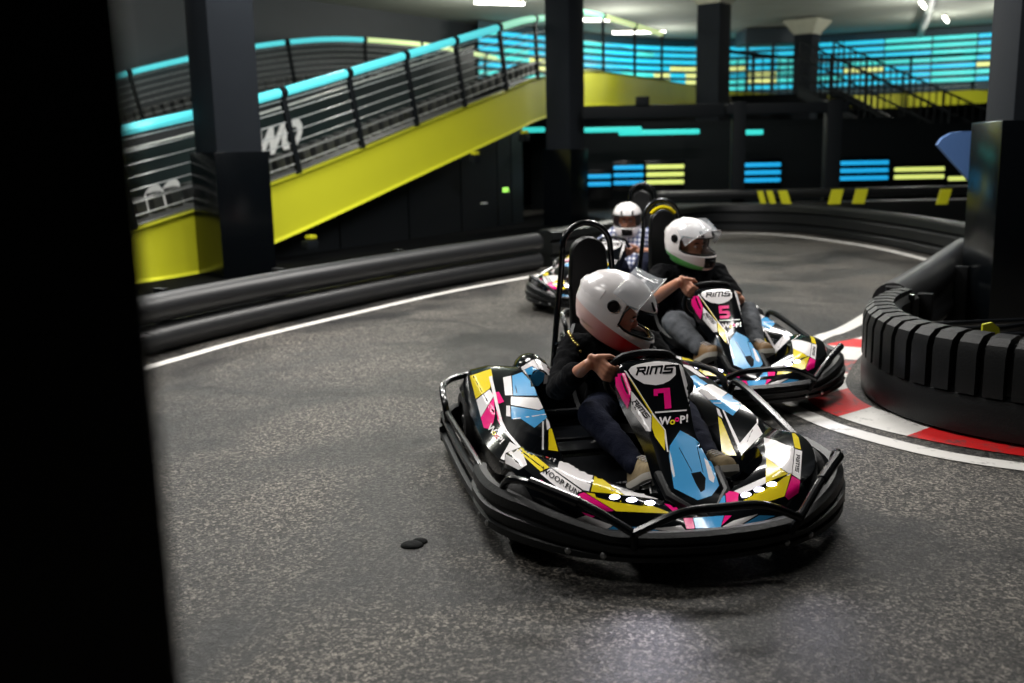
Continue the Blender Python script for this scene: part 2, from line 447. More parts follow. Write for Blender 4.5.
def art_right(a):
    P = a.poly
    P([(655, 344), (681, 357), (680.5, 362), (671, 357.5), (657, 353)], 1)
    P([(681.8, 357.6), (696, 364), (717, 375), (700.5, 372.6), (691, 366), (682, 361)], 4)
    P([(705, 377), (717, 377.5), (733, 383), (738, 388), (730, 389.6), (720, 385.5)], 3)
    P([(680, 364), (691, 366.5), (706, 377.5), (700, 377)], 1)
    P([(684, 377.5), (695, 375.5), (707.5, 384), (695.6, 388.4), (695, 385), (686.5, 383)], 2)
    P([(697.5, 390.6), (708, 384.5), (712.5, 384.7), (727.3, 393), (719, 399.8), (709, 399.8)], 1)
    P([(709.6, 400.5), (716.5, 400.3), (727.8, 393.8), (744.5, 402.4), (733, 415.8), (714.3, 404.9)], 2)
    a.line((713.5, 403.3), (744.5, 403.3), .8, 1)
    P([(730, 391.5), (748, 399.6), (757, 400.5), (747.5, 403), (728.8, 393.4)], 1)
    P([(718, 416.5), (721.4, 419.4), (736.6, 455.7), (722.4, 455.7)], 4)
    P([(716.5, 407.7), (719.4, 409.6), (723, 418.5), (718.2, 415.3)], 1)
    P([(722.2, 409.8), (724, 410.4), (740, 443.5), (743, 456), (741.5, 456)], 1)
    P([(739.6, 443.8), (756.7, 423.4), (765, 438), (759.5, 446), (757.5, 456), (743.5, 456)], 1)
    a.line((753.5, 428), (743.5, 452), .7, 0)
    a.line((757.6, 405), (757.4, 424), 1.2, 1)
    logo(a, (740, 396.8), (.9, .40), (.42, -.86), 14, 2.2, .6)
def art_hump(a):
    P = a.poly
    P([(516, 374), (531.5, 366.6), (545.2, 373.5), (543, 381), (538, 386), (522, 386)], 2)
    P([(514, 372), (533, 360), (538.7, 360), (552, 369), (550, 382), (543.5, 384), (544.6, 373.5), (532, 366), (516, 373.8)], 1)
    P([(540.5, 359.3), (553, 355), (553, 368), (544.6, 362.8)], 3)
def art_panel(a):
    P = a.poly
    P([(615.5, 374), (625, 373), (631, 389.8), (630.5, 398), (628, 409), (622.2, 399), (616, 386)], 3)
    P([(628.5, 370.5), (631, 367), (636.6, 364.8), (645, 363), (658.6, 361.5), (668, 362), (673, 363.8), (675.6, 368), (675.6, 375), (670, 380.5), (663, 384), (655.6, 385.4), (644, 384), (635, 378.8), (630.5, 374)], 1)
    P([(631.3, 391), (651.2, 415.5), (651, 431.5), (646.5, 431), (631.5, 410)], 1)
    P([(624, 370.5), (626.5, 371.5), (652.8, 413), (665.5, 430), (668.5, 452), (667, 452), (663.5, 432), (650, 412)], 1)
    P([(628.8, 378), (630, 378.5), (652.6, 413.6), (651, 413.8)], 4)
    P([(652, 414.6), (664.6, 430.4), (664.8, 451), (655, 437), (651.8, 428)], 4)
    a.line((655, 412.7), (686.5, 410.4), 1.5, 1)
    P([(677.5, 359.5), (681, 361), (685.5, 378), (690.5, 398), (697.5, 435), (695.6, 434), (687, 398), (682, 378)], 1)
    P([(669.8, 446), (680, 430.7), (694.8, 438.8), (703.5, 447.6), (713, 466), (719, 486), (711.5, 496), (697.5, 500.5), (674, 488.6), (668.8, 456.4)], 2)
    a.line((679, 448), (692, 472), .7, 0)
    a.line((697, 447), (703, 473), .7, 0)
    P([(704, 458), (708, 462), (714.5, 478), (713.5, 483), (709, 480)], 1)
    P([(669.3, 450), (671.5, 458), (675, 476), (673.6, 478), (671, 470)], 1)
    P([(691, 473.5), (700.6, 471.7), (705.6, 478.3), (704.8, 490), (700.6, 492.6), (695.4, 483.7)], 0)
    logo(a, (655.0, 370.3), (1, -.07), (.02, -1), 36, 6.6, 1.9)
    logo(a, (641.2, 409.5), (.62, .79), (.7, -.55), 21, 4.2, 1.0)
    for ch, u, v, mi, sz in (('W', 664.8, 421.8, 1, 10.5), ('o', 672.2, 422.2, 4, 9.5), ('o', 676.8, 419.6, 3, 8.5), ('P', 682, 420.6, 1, 10.5), ('!', 686.8, 419.2, 1, 10.5)):
        a.text(ch, (u, v), (1, -.07), (0.02, -1), sz, mi, bold=.035)

SEAT_Y = .10
def seat_bm():
    bm = NB()
    P = [  # bottom-to-top side profile (x, z), half width, wing depth
        (.02, .20, .155, .05), (-.12, .135, .17, .09), (-.32, .115, .18, .13), (-.47, .17, .185, .15), (-.55, .30, .185, .13), (-.62, .46, .165, .09), (-.66, .56, .12, .03)]
    secs = []
    for i, (x, z, w, d) in enumerate(P):
        a = V(P[max(i - 1, 0)][:1] + (0,) + P[max(i - 1, 0)][1:2]); b = V(P[min(i + 1, 6)][:1] + (0,) + P[min(i + 1, 6)][1:2])
        t = (b - a).normalized(); n = V((-t.z, 0, t.x)) * -1
        if n.z < 0 and n.x < 0: n = -n
        if i == 0: n = V((-.2, 0, 1)).normalized()
        c = V((x, SEAT_Y, z)); s = []
        for k in range(9):
            q = (k - 4) / 4; s.append(c + V((0, w * q, 0)) + n * d * abs(q) ** 3)
        for k in range(8, -1, -1):
            q = (k - 4) / 4; s.append(c + V((0, (w + .014) * q, 0)) + n * (d * abs(q) ** 3 - .016) )
        secs.append(s)
    loft(bm, slice_secs(secs, 5)); return fixn(bm)
HX = -.90
def hoop_pts(w=.125, z0=.10, zt=1.03):
    L_ = []
    c = SEAT_Y + .015
    def q(y, z): return V((HX + .05 - .05 * (z / zt) - .02, c + y, z))
    L_ += [q(-w - .075, z0), q(-w - .05, .42), q(-w - .012, .75), q(-w, .88)]
    for k in range(9):
        a = PI - PI * k / 8; L_.append(q(math.cos(a) * w, .90 + math.sin(a) * .125))
    L_ += [q(w, .88), q(w + .012, .75), q(w + .05, .42), q(w + .075, z0)]
    return L_

def make_kart(label, number, numpts, yellow_arch=False):
    K = empty('go_kart', KO, KYAW, label, 'go-kart', 'racing go-karts on the track')
    # frame: floor tray, tubes
    b = NB()
    for s in (-1, 1):
        tube(b, [(-.92, s * .25, .085), (-.3, s * .30, .075), (.3, s * .27, .075), (.75, s * .20, .08), (1.0, s * .22, .09)], .015, 8, sm=4)
        tube(b, [(-.70, s * .62, .09), (-.70, s * .3, .085)], .014, 8); tube(b, [(.40, s * .66, .12), (.36, s * .28, .085)], .014, 8)
    for x in (-.9, -.35, .3, .95): tube(b, [(x, -.27, .08), (x, .27, .08)], .014, 8)
    box(b, (.38, 0, .06), (1.05, .50, .012), bev=.004); box(b, (-.55, 0, .07), (.7, .6, .02), bev=.004)
    tube(b, [(.60, -.50, .13), (.60, .50, .13)], .016, 8); tube(b, [(-.62, -.52, .14), (-.62, .52, .14)], .018, 8)
    obj('chassis_frame', fixn(b), M_STEEL, K)
    # wheels
    for x, y, r, w, st in ((.58, -.540, .13, .12, -.10), (.58, .540, .13, .12, -.10), (-.62, -.50, .14, .17, 0), (-.62, .50, .14, .17, 0)):
        ax = rz(st) @ V((0, 1 if y > 0 else -1, 0)); b = NB(); c = V((x, y, r))
        lathe(b, [(r * .62, -w / 2), (r * .9, -w / 2), (r * .985, -w * .4), (r, -w * .25), (r, w * .25), (r * .985, w * .4), (r * .9, w / 2), (r * .62, w / 2), (r * .55, w * .3), (r * .55, -w * .3)], c, ax, n=32)
        wh = obj('wheel', fixn(b), M_RUB, K)
        b = NB(); lathe(b, [(r * .6, -w * .42), (r * .6, w * .42), (r * .52, w * .40), (r * .35, w * .12), (r * .18, w * .14), (r * .16, w * .48), (.001, w * .5)], c, ax, n=24)
        obj('rim', fixn(b), M_ALU, wh)
    # body panels with livery
    if not BODY:
        for nm, bm, art in (('front_fairing', front_bm(), art_front), ('side_pod', pod_bm(-1), art_left), ('side_pod_l', pod_bm(1), art_right), ('rear_cover', hump_bm(-1), art_hump), ('nose_panel', panel_bm(), art_panel)):
            a = Art(bm); art(a); BODY[nm] = bm
        BODY['rear_cover_l'] = hump_bm(1)
    for nm in ('front_fairing', 'side_pod', 'side_pod_l', 'rear_cover', 'rear_cover_l', 'nose_panel'):
        o = obj(nm.replace('_l', '') if nm.endswith('_l') else nm, BODY[nm].copy(), LIVERY, K, 38)
        if nm == 'front_fairing': FR = o
        if nm == 'nose_panel': NP = o
    NP['label'] = 'black steering fairing with white oval badge and blue nose'
    # race number film
    a = Art(panel_bm()); n0 = len(a.bm.faces); keep = set(a.bm.faces)
    for pts in numpts: a.poly(pts, 0, .004)
    bmesh.ops.delete(a.bm, geom=[f for f in a.bm.faces if f in keep], context='FACES')
    for v in [v for v in a.bm.verts if not v.link_faces]: a.bm.verts.remove(v)
    o = obj('race_number', a.bm, M_MAG, NP); o['label'] = 'pink race number ' + number
    # black lip under the nose
    b = NB(); c = .033
    tube(b, [(.70, c - .112, .255), (.80, c - .108, .205), (.915, c, .150), (.80, c + .108, .205), (.70, c + .112, .255)], .016, 8)
    obj('nose_lip', fixn(b), M_DARKP, NP)
    # headlight LEDs
    AF = Art(front_bm())
    for u, v in ((614.5, 497.6), (631.5, 500.5), (649.5, 503.6), (746, 495.6), (759, 490.2), (771.5, 484.8)):
        h = AF.hit(u, v, .003)
        if h is None: continue
        b = NB(); ell(b, h, (.007, .0185, .0085)); obj('headlight_led', b, M_LED, K)
    AF.bm.free()
    # column stays
    b = NB()
    for s in (-1, 1):
        tube(b, [(.30, .033 + s * .05, .50), (.62, .033 + s * .10, .10)], .007, 8)
    tube(b, [(.19, .03, .50), (.70, .03, .10)], .012, 8)
    obj('steering_column', fixn(b), M_ALU, K)
    # steering wheel
    C = V((.195, .03, .497)); U = V((.45, 0, .893)); S = V((0, 1, 0)); b = NB(); P = []
    for k in range(28):
        t = 2 * PI * k / 28; ct, st_ = math.cos(t), math.sin(t)
        rr = .135 if st_ < .6 else .135 * (1 - .16 * (st_ - .6) / .4 * (1 if abs(ct) < .6 else .6))
        P.append(C + S * ct * .145 * 1.0 + U * st_ * rr)
    tube(b, P, .0145, 10, closed=True)
    for t in (0, PI, -PI / 2): tube(b, [C - V((0, 0, .02)), C + (S * math.cos(t) + U * math.sin(t)) * .13], .009, 8)
    lathe(b, [(.001, -.02), (.04, -.02), (.045, 0), (.04, .015), (.001, .018)], C - V((0, 0, .01)), U.cross(S), n=16)
    obj('steering_wheel', fixn(b), M_DARKP, K)
    # bumper ring
    half = [(.34, .655), (.44, .665), (.60, .650), (.74, .590), (.86, .490), (.96, .35), (1.02, .19), (1.04, 0)]
    path = [(x, -y, 0) for x, y in half] + [(x, y, 0) for x, y in half[-2::-1]]
    path = smooth_path([V(p) for p in path], 6)
    prof = [(-.022, .062), (.014, .058), (.032, .068), (.032, .088), (.020, .095), (.020, .103), (.036, .110), (.036, .132), (.020, .138), (.020, .146), (.030, .152), (.026, .176), (.006, .190), (-.022, .184)]
    b = NB(); sweep(b, path, prof)
    for v in b.verts: v.co.z = .070 + (v.co.z - .058) * (.76 + .50 * max(0, min(1, (abs(v.co.y) - .34) / .25)))
    o = obj('front_bumper', fixn(b), M_PLAST, K, 30)
    for i in (9, 12, 26, 30, 50, 54, 68, 71):
        if i < len(path) - 1:
            d, s_, u_ = frame_of(path[i + 1] - path[i - 1]); p = path[i] + s_ * .030 + V((0, 0, .094))
            bb = NB(); lathe(bb, [(.011, -.006), (.011, .004), (.006, .008), (.001, .009)], p, s_, n=10); obj('bolt', fixn(bb), M_ALU, o)
    # side bars + rear bumper blocks
    for s in (-1, 1):
        b = NB(); q = [(.40, s * .662, .175), (.1, s * .675, .17), (-.45, s * .675, .17), (-.62, s * .67, .175)]
        tube(b, q, .016, 8, sm=4); obj('side_bar', fixn(b), M_STEEL, K); b = NB()
        tube(b, [(p[0], p[1], p[2] - .085) for p in q], .022, 8, sm=4); obj('side_bumper', fixn(b), M_PLAST, K)
    b = NB()
    rp = [(-.54, .665, 0), (-.64, .65, 0), (-.74, .58, 0), (-.82, .42, 0), (-.86, .2, 0), (-.86, 0, 0)]
    path = smooth_path([V((x, y, 0)) for x, y, _ in rp] + [V((x, -y, 0)) for x, y, _ in rp[-2::-1]], 6)
    sweep(b, path, [(s_, z) for s_, z in prof if True]); obj('rear_bumper', fixn(b), M_PLAST, K, 30)
    # front nerf tube above bumper
    b = NB()
    hp = [(.62, .635, .17), (.66, .625, .25), (.72, .605, .285), (.81, .545, .29), (.94, .42, .26), (1.06, .285, .19)]
    L1 = smooth_path([V((x, -y, z)) for x, y, z in hp], 5); Rr = smooth_path([V((x, y, z)) for x, y, z in hp], 5)
    M1 = smooth_path([V((1.06, -.285, .19)), V((1.09, -.14, .256)), V((1.10, 0, .266)), V((1.09, .14, .256)), V((1.06, .285, .19))], 5)
    tube(b, L1, .0145, 10); tube(b, Rr, .0145, 10); tube(b, M1, .0145, 10)
    for s in (-1, 1): tube(b, [(1.06, s * .285, .19), (1.02, s * .27, .12)], .014, 8); tube(b, [(.93, s * .43, .262), (.80, s * .565, .299)], .019, 10)
    obj('front_guard_tube', fixn(b), M_STEEL, K)
    # rear guard hoops
    for s in (-1, 1):
        b = NB()
        tube(b, [(-.44, s * .67, .16), (-.47, s * .68, .255), (-.54, s * .68, .295), (-.66, s * .66, .305), (-.77, s * .59, .31), (-.84, s * .48, .30), (-.88, s * .40, .22), (-.90, s * .36, .12)], .0155, 10, sm=5)
        if s > 0: pass
        obj('rear_guard_tube', fixn(b), M_STEEL, K)
    b = NB()   # long diagonal bar beside the far pod
    tube(b, [(-.44, .665, .17), (-.40, .675, .25), (-.30, .685, .30), (.34, .635, .235), (.42, .63, .20), (.45, .64, .14)], .0165, 10, sm=4); obj('pod_guard_tube', fixn(b), M_STEEL, K); b = NB()
    tube(b, [(-.44, -.665, .17), (-.40, -.675, .23), (-.30, -.68, .24), (.34, -.66, .225), (.42, -.66, .20), (.45, -.655, .14)], .0125, 8, sm=4)
    obj('pod_guard_tube', fixn(b), M_STEEL, K)
    # seat, pad, hoop, belts
    obj('seat', seat_bm(), M_DARKP, K)
    b = NB(); tube(b, hoop_pts(), .0155, 12, sm=4); obj('roll_hoop', fixn(b), M_STEEL, K)
    b = NB(); cy = SEAT_Y + .015; ring = []
    out = [(-.093, .40), (-.098, .76), (-.092, .85)] + [(-.092 * math.cos(PI * k / 10), .872 + .088 * math.sin(PI * k / 10)) for k in range(1, 10)] + [(.092, .85), (.098, .76), (.093, .40)]
    for dx, k in ((-.03, .9), (-.022, 1.0), (.022, 1.0), (.032, .93)):
        ring.append([V((HX + .055 + dx - .05 * z, cy + y * k, .66 + (z - .66) * (k * .3 + .7))) for y, z in out])
    loft(b, ring); obj('head_pad', fixn(b), M_DARKP, K)
    if yellow_arch:
        b = NB(); tube(b, [(HX + .015, cy - .085, .935), (HX + .015, cy - .05, .965), (HX + .015, cy, .978), (HX + .015, cy + .05, .965), (HX + .015, cy + .085, .935)], .014, 8, sm=5)
        obj('pad_trim', fixn(b), M_YEL, K)['label'] = 'yellow arch over the head pad'
    b = NB()
    for s in (-1, 1): tube(b, [(HX + .02, cy + s * .17, .42), (-.64, cy + s * .10, .52)], .012, 8)
    tube(b, [(HX + .02, cy - .17, .42), (HX + .02, cy + .17, .42)], .012, 8)
    obj('seat_stay', fixn(b), M_STEEL, K)
    # pedals
    for s in (-1, 1):
        b = NB(); tube(b, [(.66, .04 + s * .17, .09), (.665, .04 + s * .17, .20), (.66, .04 + s * .13, .21)], .006, 8)
        box(b, (.655, .04 + s * .16, .165), (.012, .055, .045), bev=.004); obj('pedal', fixn(b), M_STEEL, K)
    # battery boxes / motor behind
    b = NB(); box(b, (-.80, -.02, .20), (.22, .22, .22), bev=.03); 
    obj('battery_case', fixn(b), M_DARKP, K)
    return K
N7 = [[(653.4, 389.8), (669.5, 388.2), (670, 393.3), (663.4, 393.4), (657.6, 394), (657.6, 396.4), (653.6, 396.6)], [(663.4, 392.8), (670, 392.6), (671.2, 408.8), (664.6, 409.6)]]
def _five():
    # strokes of a 5 inside the same box (653..671 x 388..409)
    return [[(654.5, 389.6), (670, 388.2), (670.4, 393.2), (659.2, 394.2), (654.9, 394.6)], [(654.8, 394), (659.3, 393.7), (659.7, 401.5), (655.3, 401.8)],
            [(655, 397.8), (667.2, 396.6), (670.8, 398.4), (667, 401.4), (655.3, 402)], [(666.3, 397.8), (670.8, 398.4), (671.8, 405.4), (668.4, 409.2), (667, 405)], [(655.8, 405.6), (668.5, 404.5), (668.4, 409.2), (656.1, 410)]]

kart_main = make_kart('go-kart with pink number 7, nearest to the camera', '7', N7)
kart_second = make_kart('go-kart with pink number 5, partly hidden behind the number 7 kart', '5', _five(), True)
kart_second.location = KO + V((.655, 1.96, 0)); kart_second.rotation_euler[2] = KYAW - math.radians(1)
kart_third = make_kart('farthest go-kart at the back, behind the number 7 and number 5 karts', '5', _five())
for c_ in list(kart_third.children_recursive):
    if c_.name.startswith('race_number'): bpy.data.objects.remove(c_)
kart_third.location = (.957, 9.22, 0); kart_third.rotation_euler[2] = math.radians(-106.6)

# ------------------------------------------------------------------ people
def helmet(parent, C, Fw, side_tilt, band, name='helmet', visor=None, HS=1.07):
    """C centre (parent space), Fw facing vector, returns helmet object"""
    Z = V((0, 0, 1)); f = Fw.normalized(); s = Z.cross(f).normalized(); u = f.cross(s)
    s = (s + u * side_tilt).normalized(); u = f.cross(s).normalized()
    def W(x, y, z): return C + f * x + s * y + u * z
    zs = [.142, .139, .131, .117, .10, .08, .058, .043, .02, 0, -.02, -.04, -.058, -.078, -.10, -.118, -.132]
    def itp(T_, z):
        for (z0, v0), (z1, v1) in zip(T_, T_[1:]):
            if z0 >= z >= z1: k = (z0 - z) / (z0 - z1); return v0 + (v1 - v0) * k
        return T_[-1][1]
    FR = [(.142, .01), (.131, .062), (.117, .092), (.10, .115), (.08, .133), (.058, .147), (.02, .158), (-.02, .165), (-.058, .190), (-.09, .198), (-.118, .186), (-.133, .166)]
    BK = [(.142, .02), (.131, .075), (.117, .105), (.10, .13), (.08, .147), (.058, .158), (.02, .168), (-.02, .165), (-.058, .150), (-.09, .133), (-.118, .115), (-.133, .105)]
    WD = [(.142, .012), (.131, .060), (.117, .083), (.10, .101), (.08, .114), (.058, .122), (.02, .129), (-.02, .130), (-.058, .126), (-.09, .116), (-.118, .104), (-.133, .094)]
    NA = 120
    zs = [z for a_, b_ in zip(zs, zs[1:]) for z in (a_, (a_ + b_) / 2)] + [zs[-1]]
    def pt(a, z, k=1.0):
        k = k * HS
        c, si = math.cos(a), math.sin(a)
        L_ = itp(FR, z) if c > 0 else itp(BK, z); w = itp(WD, z)
        e = 2.25 if c > 0 else 2.0
        r = (abs(c / L_) ** e + abs(si / w) ** e) ** (-1 / e)
        drop = .0
        if z < -.09: drop = -.012 * max(0, c) + .022 * max(0, -c)
        return W(r * c * k, r * si * k, z * k + drop)
    bm = NB(); rings = [[bm.verts.new(pt(2 * PI * j / NA, z)) for j in range(NA)] for z in zs]
    top = bm.verts.new(W(0, 0, .1435 * HS))
    for j in range(NA): bm.faces.new([top, rings[0][(j + 1) % NA], rings[0][j]]).material_index = 0
    half = NA // 2
    for i in range(len(zs) - 1):
        for j in range(NA):
            a = 2 * PI * (j + .5) / NA; a = a if a <= PI else a - 2 * PI; zc = (zs[i] + zs[i + 1]) / 2
            hole = abs(a) < math.radians(72) and -.046 < zc < .05
            if abs(a) > math.radians(60) and zc < -.04 : hole = False
            if hole: continue
            f_ = bm.faces.new([rings[i][j], rings[i][(j + 1) % NA], rings[i + 1][(j + 1) % NA], rings[i + 1][j]])
            ad = abs(math.degrees(a))
            if zc < -.122: f_.material_index = 2
            elif ad > 14 and zc < 0: f_.material_index = 1
            elif ad < 16 and -.105 < zc < -.06: f_.material_index = 2
    fixn(bm)
    bmt = bpy.data.materials.new('striped_helmet_shell'); bmt.use_nodes = True; nt = bmt.node_tree; pb = nt.nodes['Principled BSDF']; pb.inputs['Roughness'].default_value = .22
    tc = nt.nodes.new('ShaderNodeTexCoord')
    def plane(nv, off, lo, hi):   # 0..1 ramp of (p - C).nv between lo and hi
        d_ = nt.nodes.new('ShaderNodeVectorMath'); d_.operation = 'DOT_PRODUCT'; d_.inputs[1].default_value = nv; nt.links.new(tc.outputs['Object'], d_.inputs[0])
        m_ = nt.nodes.new('ShaderNodeMapRange'); m_.inputs['From Min'].default_value = C.dot(nv) + off + lo; m_.inputs['From Max'].default_value = C.dot(nv) + off + hi
        nt.links.new(d_.outputs['Value'], m_.inputs['Value']); return m_.outputs['Result']
    edge = plane(u + f * .20, band[2], -.001, .001); fade = plane(f, 0, -.13, .10)
    m1_ = nt.nodes.new('ShaderNodeMix'); m1_.data_type = 'RGBA'; m1_.inputs[6].default_value = lin(band[1]) + (1,); m1_.inputs[7].default_value = lin(band[0]) + (1,); nt.links.new(fade, m1_.inputs[0])
    m2_ = nt.nodes.new('ShaderNodeMix'); m2_.data_type = 'RGBA'; nt.links.new(m1_.outputs[2], m2_.inputs[6]); m2_.inputs[7].default_value = lin((222, 218, 218)) + (1,); nt.links.new(edge, m2_.inputs[0])
    nt.links.new(m2_.outputs[2], pb.inputs['Base Color'])
    shell = obj(name, bm, [M_WHITE, bmt, M_DARKP], parent, 50)
    bake(shell, [('SOLIDIFY', dict(thickness=-.014 if False else .014, offset=-1)), ('BEVEL', dict(width=.002, segments=1))])
    shell.data.shade_smooth(); shell.data.set_sharp_from_angle(angle=math.radians(50))
    # rubber trim round the eye port
    bm = NB(); zz = [(-72, .02), (-72, -.03), (-62, -.04)] + [(d, -.045) for d in range(-50, 51, 10)] + [(62, -.04), (72, -.03), (72, .02), (66, .05)] + [(d, .05) for d in range(56, -60, -10)] + [(-66, .05)]
    tube(bm, [pt(math.radians(d), z, .985) for d, z in zz], .0055, 6, closed=True); obj('port_trim', fixn(bm), M_DARKP, shell)
    # pivot discs
    bm = NB()
    for sg in (-1, 1):
        p = pt(sg * PI / 2 * 1.03, .026, 1.0); n = (s * sg)
        bm = NB(); lathe(bm, [(.027, -.012), (.027, .005), (.023, .008), (.020, .004), (.012, .004), (.011, .009), (.001, .009)], p, n, n=20)
        obj('visor_pivot', fixn(bm), M_DARKP, shell)
    # chin vent + crown vents
    bm = NB()
    p = pt(0, -.088, .99); box(bm, p, (.03, .03, .03), Matrix((f, s, u)).transposed(), bev=.006); obj('chin_vent', fixn(bm), M_DARKP, shell)
    for sg in (-1, 1):
        bm = NB(); p = pt(sg * .35, .075, 1.0); box(bm, p, (.045, .022, .010), Matrix((f, s, u)).transposed() @ Matrix.Rotation(.75, 3, 'Y'), bev=.004); obj('vent', fixn(bm), M_DARKP, shell)
    # rear spoiler ridge
    bm = NB(); secs = []
    for k in range(9):
        a = math.radians(118 + 124 * k / 8); h = .010 * math.sin(PI * k / 8) + .002
        q0 = pt(a, .085, 1.0); q1 = pt(a, .035, 1.0); o_ = (q1 - C).normalized()
        secs.append([q0 - o_ * .004, pt(a, .062, 1.0) + o_ * h * .8, q1 + o_ * h, pt(a, .015, 1.0), pt(a, .035, .96)])
    loft(bm, secs); obj('rear_spoiler', fixn(bm), M_WHITE, shell)
    if visor is not None:
        bm = NB(); ax = s; piv = W(.0, 0, .018); R3 = Matrix.Rotation(-visor, 3, ax)
        vz = [.058, .03, 0, -.03, -.052]; rr = []
        for z in vz:
            rr.append([bm.verts.new(piv + R3 @ (pt(math.radians(d), z, 1.045) - piv)) for d in range(-70, 71, 5)])
        for A, B in zip(rr, rr[1:]):
            for j in range(len(A) - 1): bm.faces.new([A[j], A[j + 1], B[j + 1], B[j]])
        vis = obj('visor', fixn(bm), mat('clear_visor', (215, 220, 225), .06, alpha=.22), shell, 60)
        bake(vis, [('SOLIDIFY', dict(thickness=.0025))])
        bm = NB(); pp = [piv + R3 @ (pt(math.radians(d), -.054, 1.047) - piv) for d in range(-70, 71, 5)]
        tube(bm, pp, .0028, 6); obj('visor_rim', fixn(bm), M_WHITE, vis)
    return shell, W

def hand_bm(bm, P, t, out, n):
    """fingers closed round a rim through P; t along the rim, out radial, n towards the driver"""
    P, t, out, n = V(P), V(t).normalized(), V(out).normalized(), V(n).normalized()
    lens = (.95, 1.05, 1.0, .82)
    for i in range(4):
        o = t * (i - 1.5) * .0205
        a = P + o * .95 + out * .034 + n * .016
        b_ = P + o + out * (.022 * lens[i]) - n * .020
        c = P + o - out * .006 * lens[i] - n * .0265
        d = P + o * .95 - out * .024 * lens[i] - n * .010
        for (x, rx), (y, ry) in (((a, .0105), (b_, .0098)), ((b_, .0098), (c, .009)), ((c, .009), (d, .008))): caps(bm, x, rx, y, ry, 10)
    pa = P + out * .040 + n * .026
    for k in (-1.2, -.4, .4, 1.2): caps(bm, P + t * k * .02 + out * .034 + n * .018, .012, pa + out * .035 + n * .022 + t * k * .014, .014, 10)
    # thumb leaves the side of the palm and closes along the inner side of the rim
    th0 = pa + out * .018 + t * .030 + n * .006; th1 = P + t * .052 + out * .016 + n * .020; th2 = P + t * .046 - out * .012 + n * .018
    caps(bm, th0, .0135, th1, .0105, 10); caps(bm, th1, .0105, th2, .0085, 10)
    return pa + out * .046 + n * .016 - V((0, 0, .016))   # wrist

def shoe(parent, ankle, toe, m_up, m_sole, w=.046, nm='shoe'):
    A, Tt = V(ankle), V(toe); d = (Tt - A).normalized(); s = V((0, 1, 0)); u = d.cross(s).normalized()
    if u.z < 0: u = -u
    L_ = (Tt - A).length; bm = NB(); secs = []
    for k, (x, ww, h) in enumerate([(-.34, .5, .05), (-.28, .72, .085), (-.05, .85, .105), (.22, .86, .098), (.5, .95, .072), (.78, 1.02, .060), (.93, .85, .052), (1.0, .5, .034)]):
        c = A + d * L_ * x; sec = []
        for j in range(11):
            a = PI * j / 10; sec.append(c + s * w * ww * math.cos(a) + u * (h * math.sin(a) ** .75))
        secs.append(sec)
    loft(bm, slice_secs(secs, 4)); up = obj(nm, fixn(bm), m_up, parent, 50)
    bm = NB(); secs = []
    for x, ww in [(-.36, .5), (-.29, .8), (0, .9), (.3, .92), (.55, 1.02), (.8, 1.08), (.96, .9), (1.03, .5)]:
        c = A + d * L_ * x; secs.append([c + s * w * ww * 1.05 - u * .002, c + s * w * ww * 1.05 + u * .014, c - s * w * ww * 1.05 + u * .014, c - s * w * ww * 1.05 - u * .002, c - s * w * ww - u * .012, c + s * w * ww - u * .012])
    loft(bm, slice_secs(secs, 4)); obj('sole', fixn(bm), m_sole, up, 50)
    bm = NB()
    for k in range(4):
        c = A + d * L_ * (.28 + .12 * k) + u * (.096 - .010 * k - .002); tube(bm, [c - s * .022, c + u * .006, c + s * .022], .0028, 6)
    obj('laces', fixn(bm), M_WHITE, up)

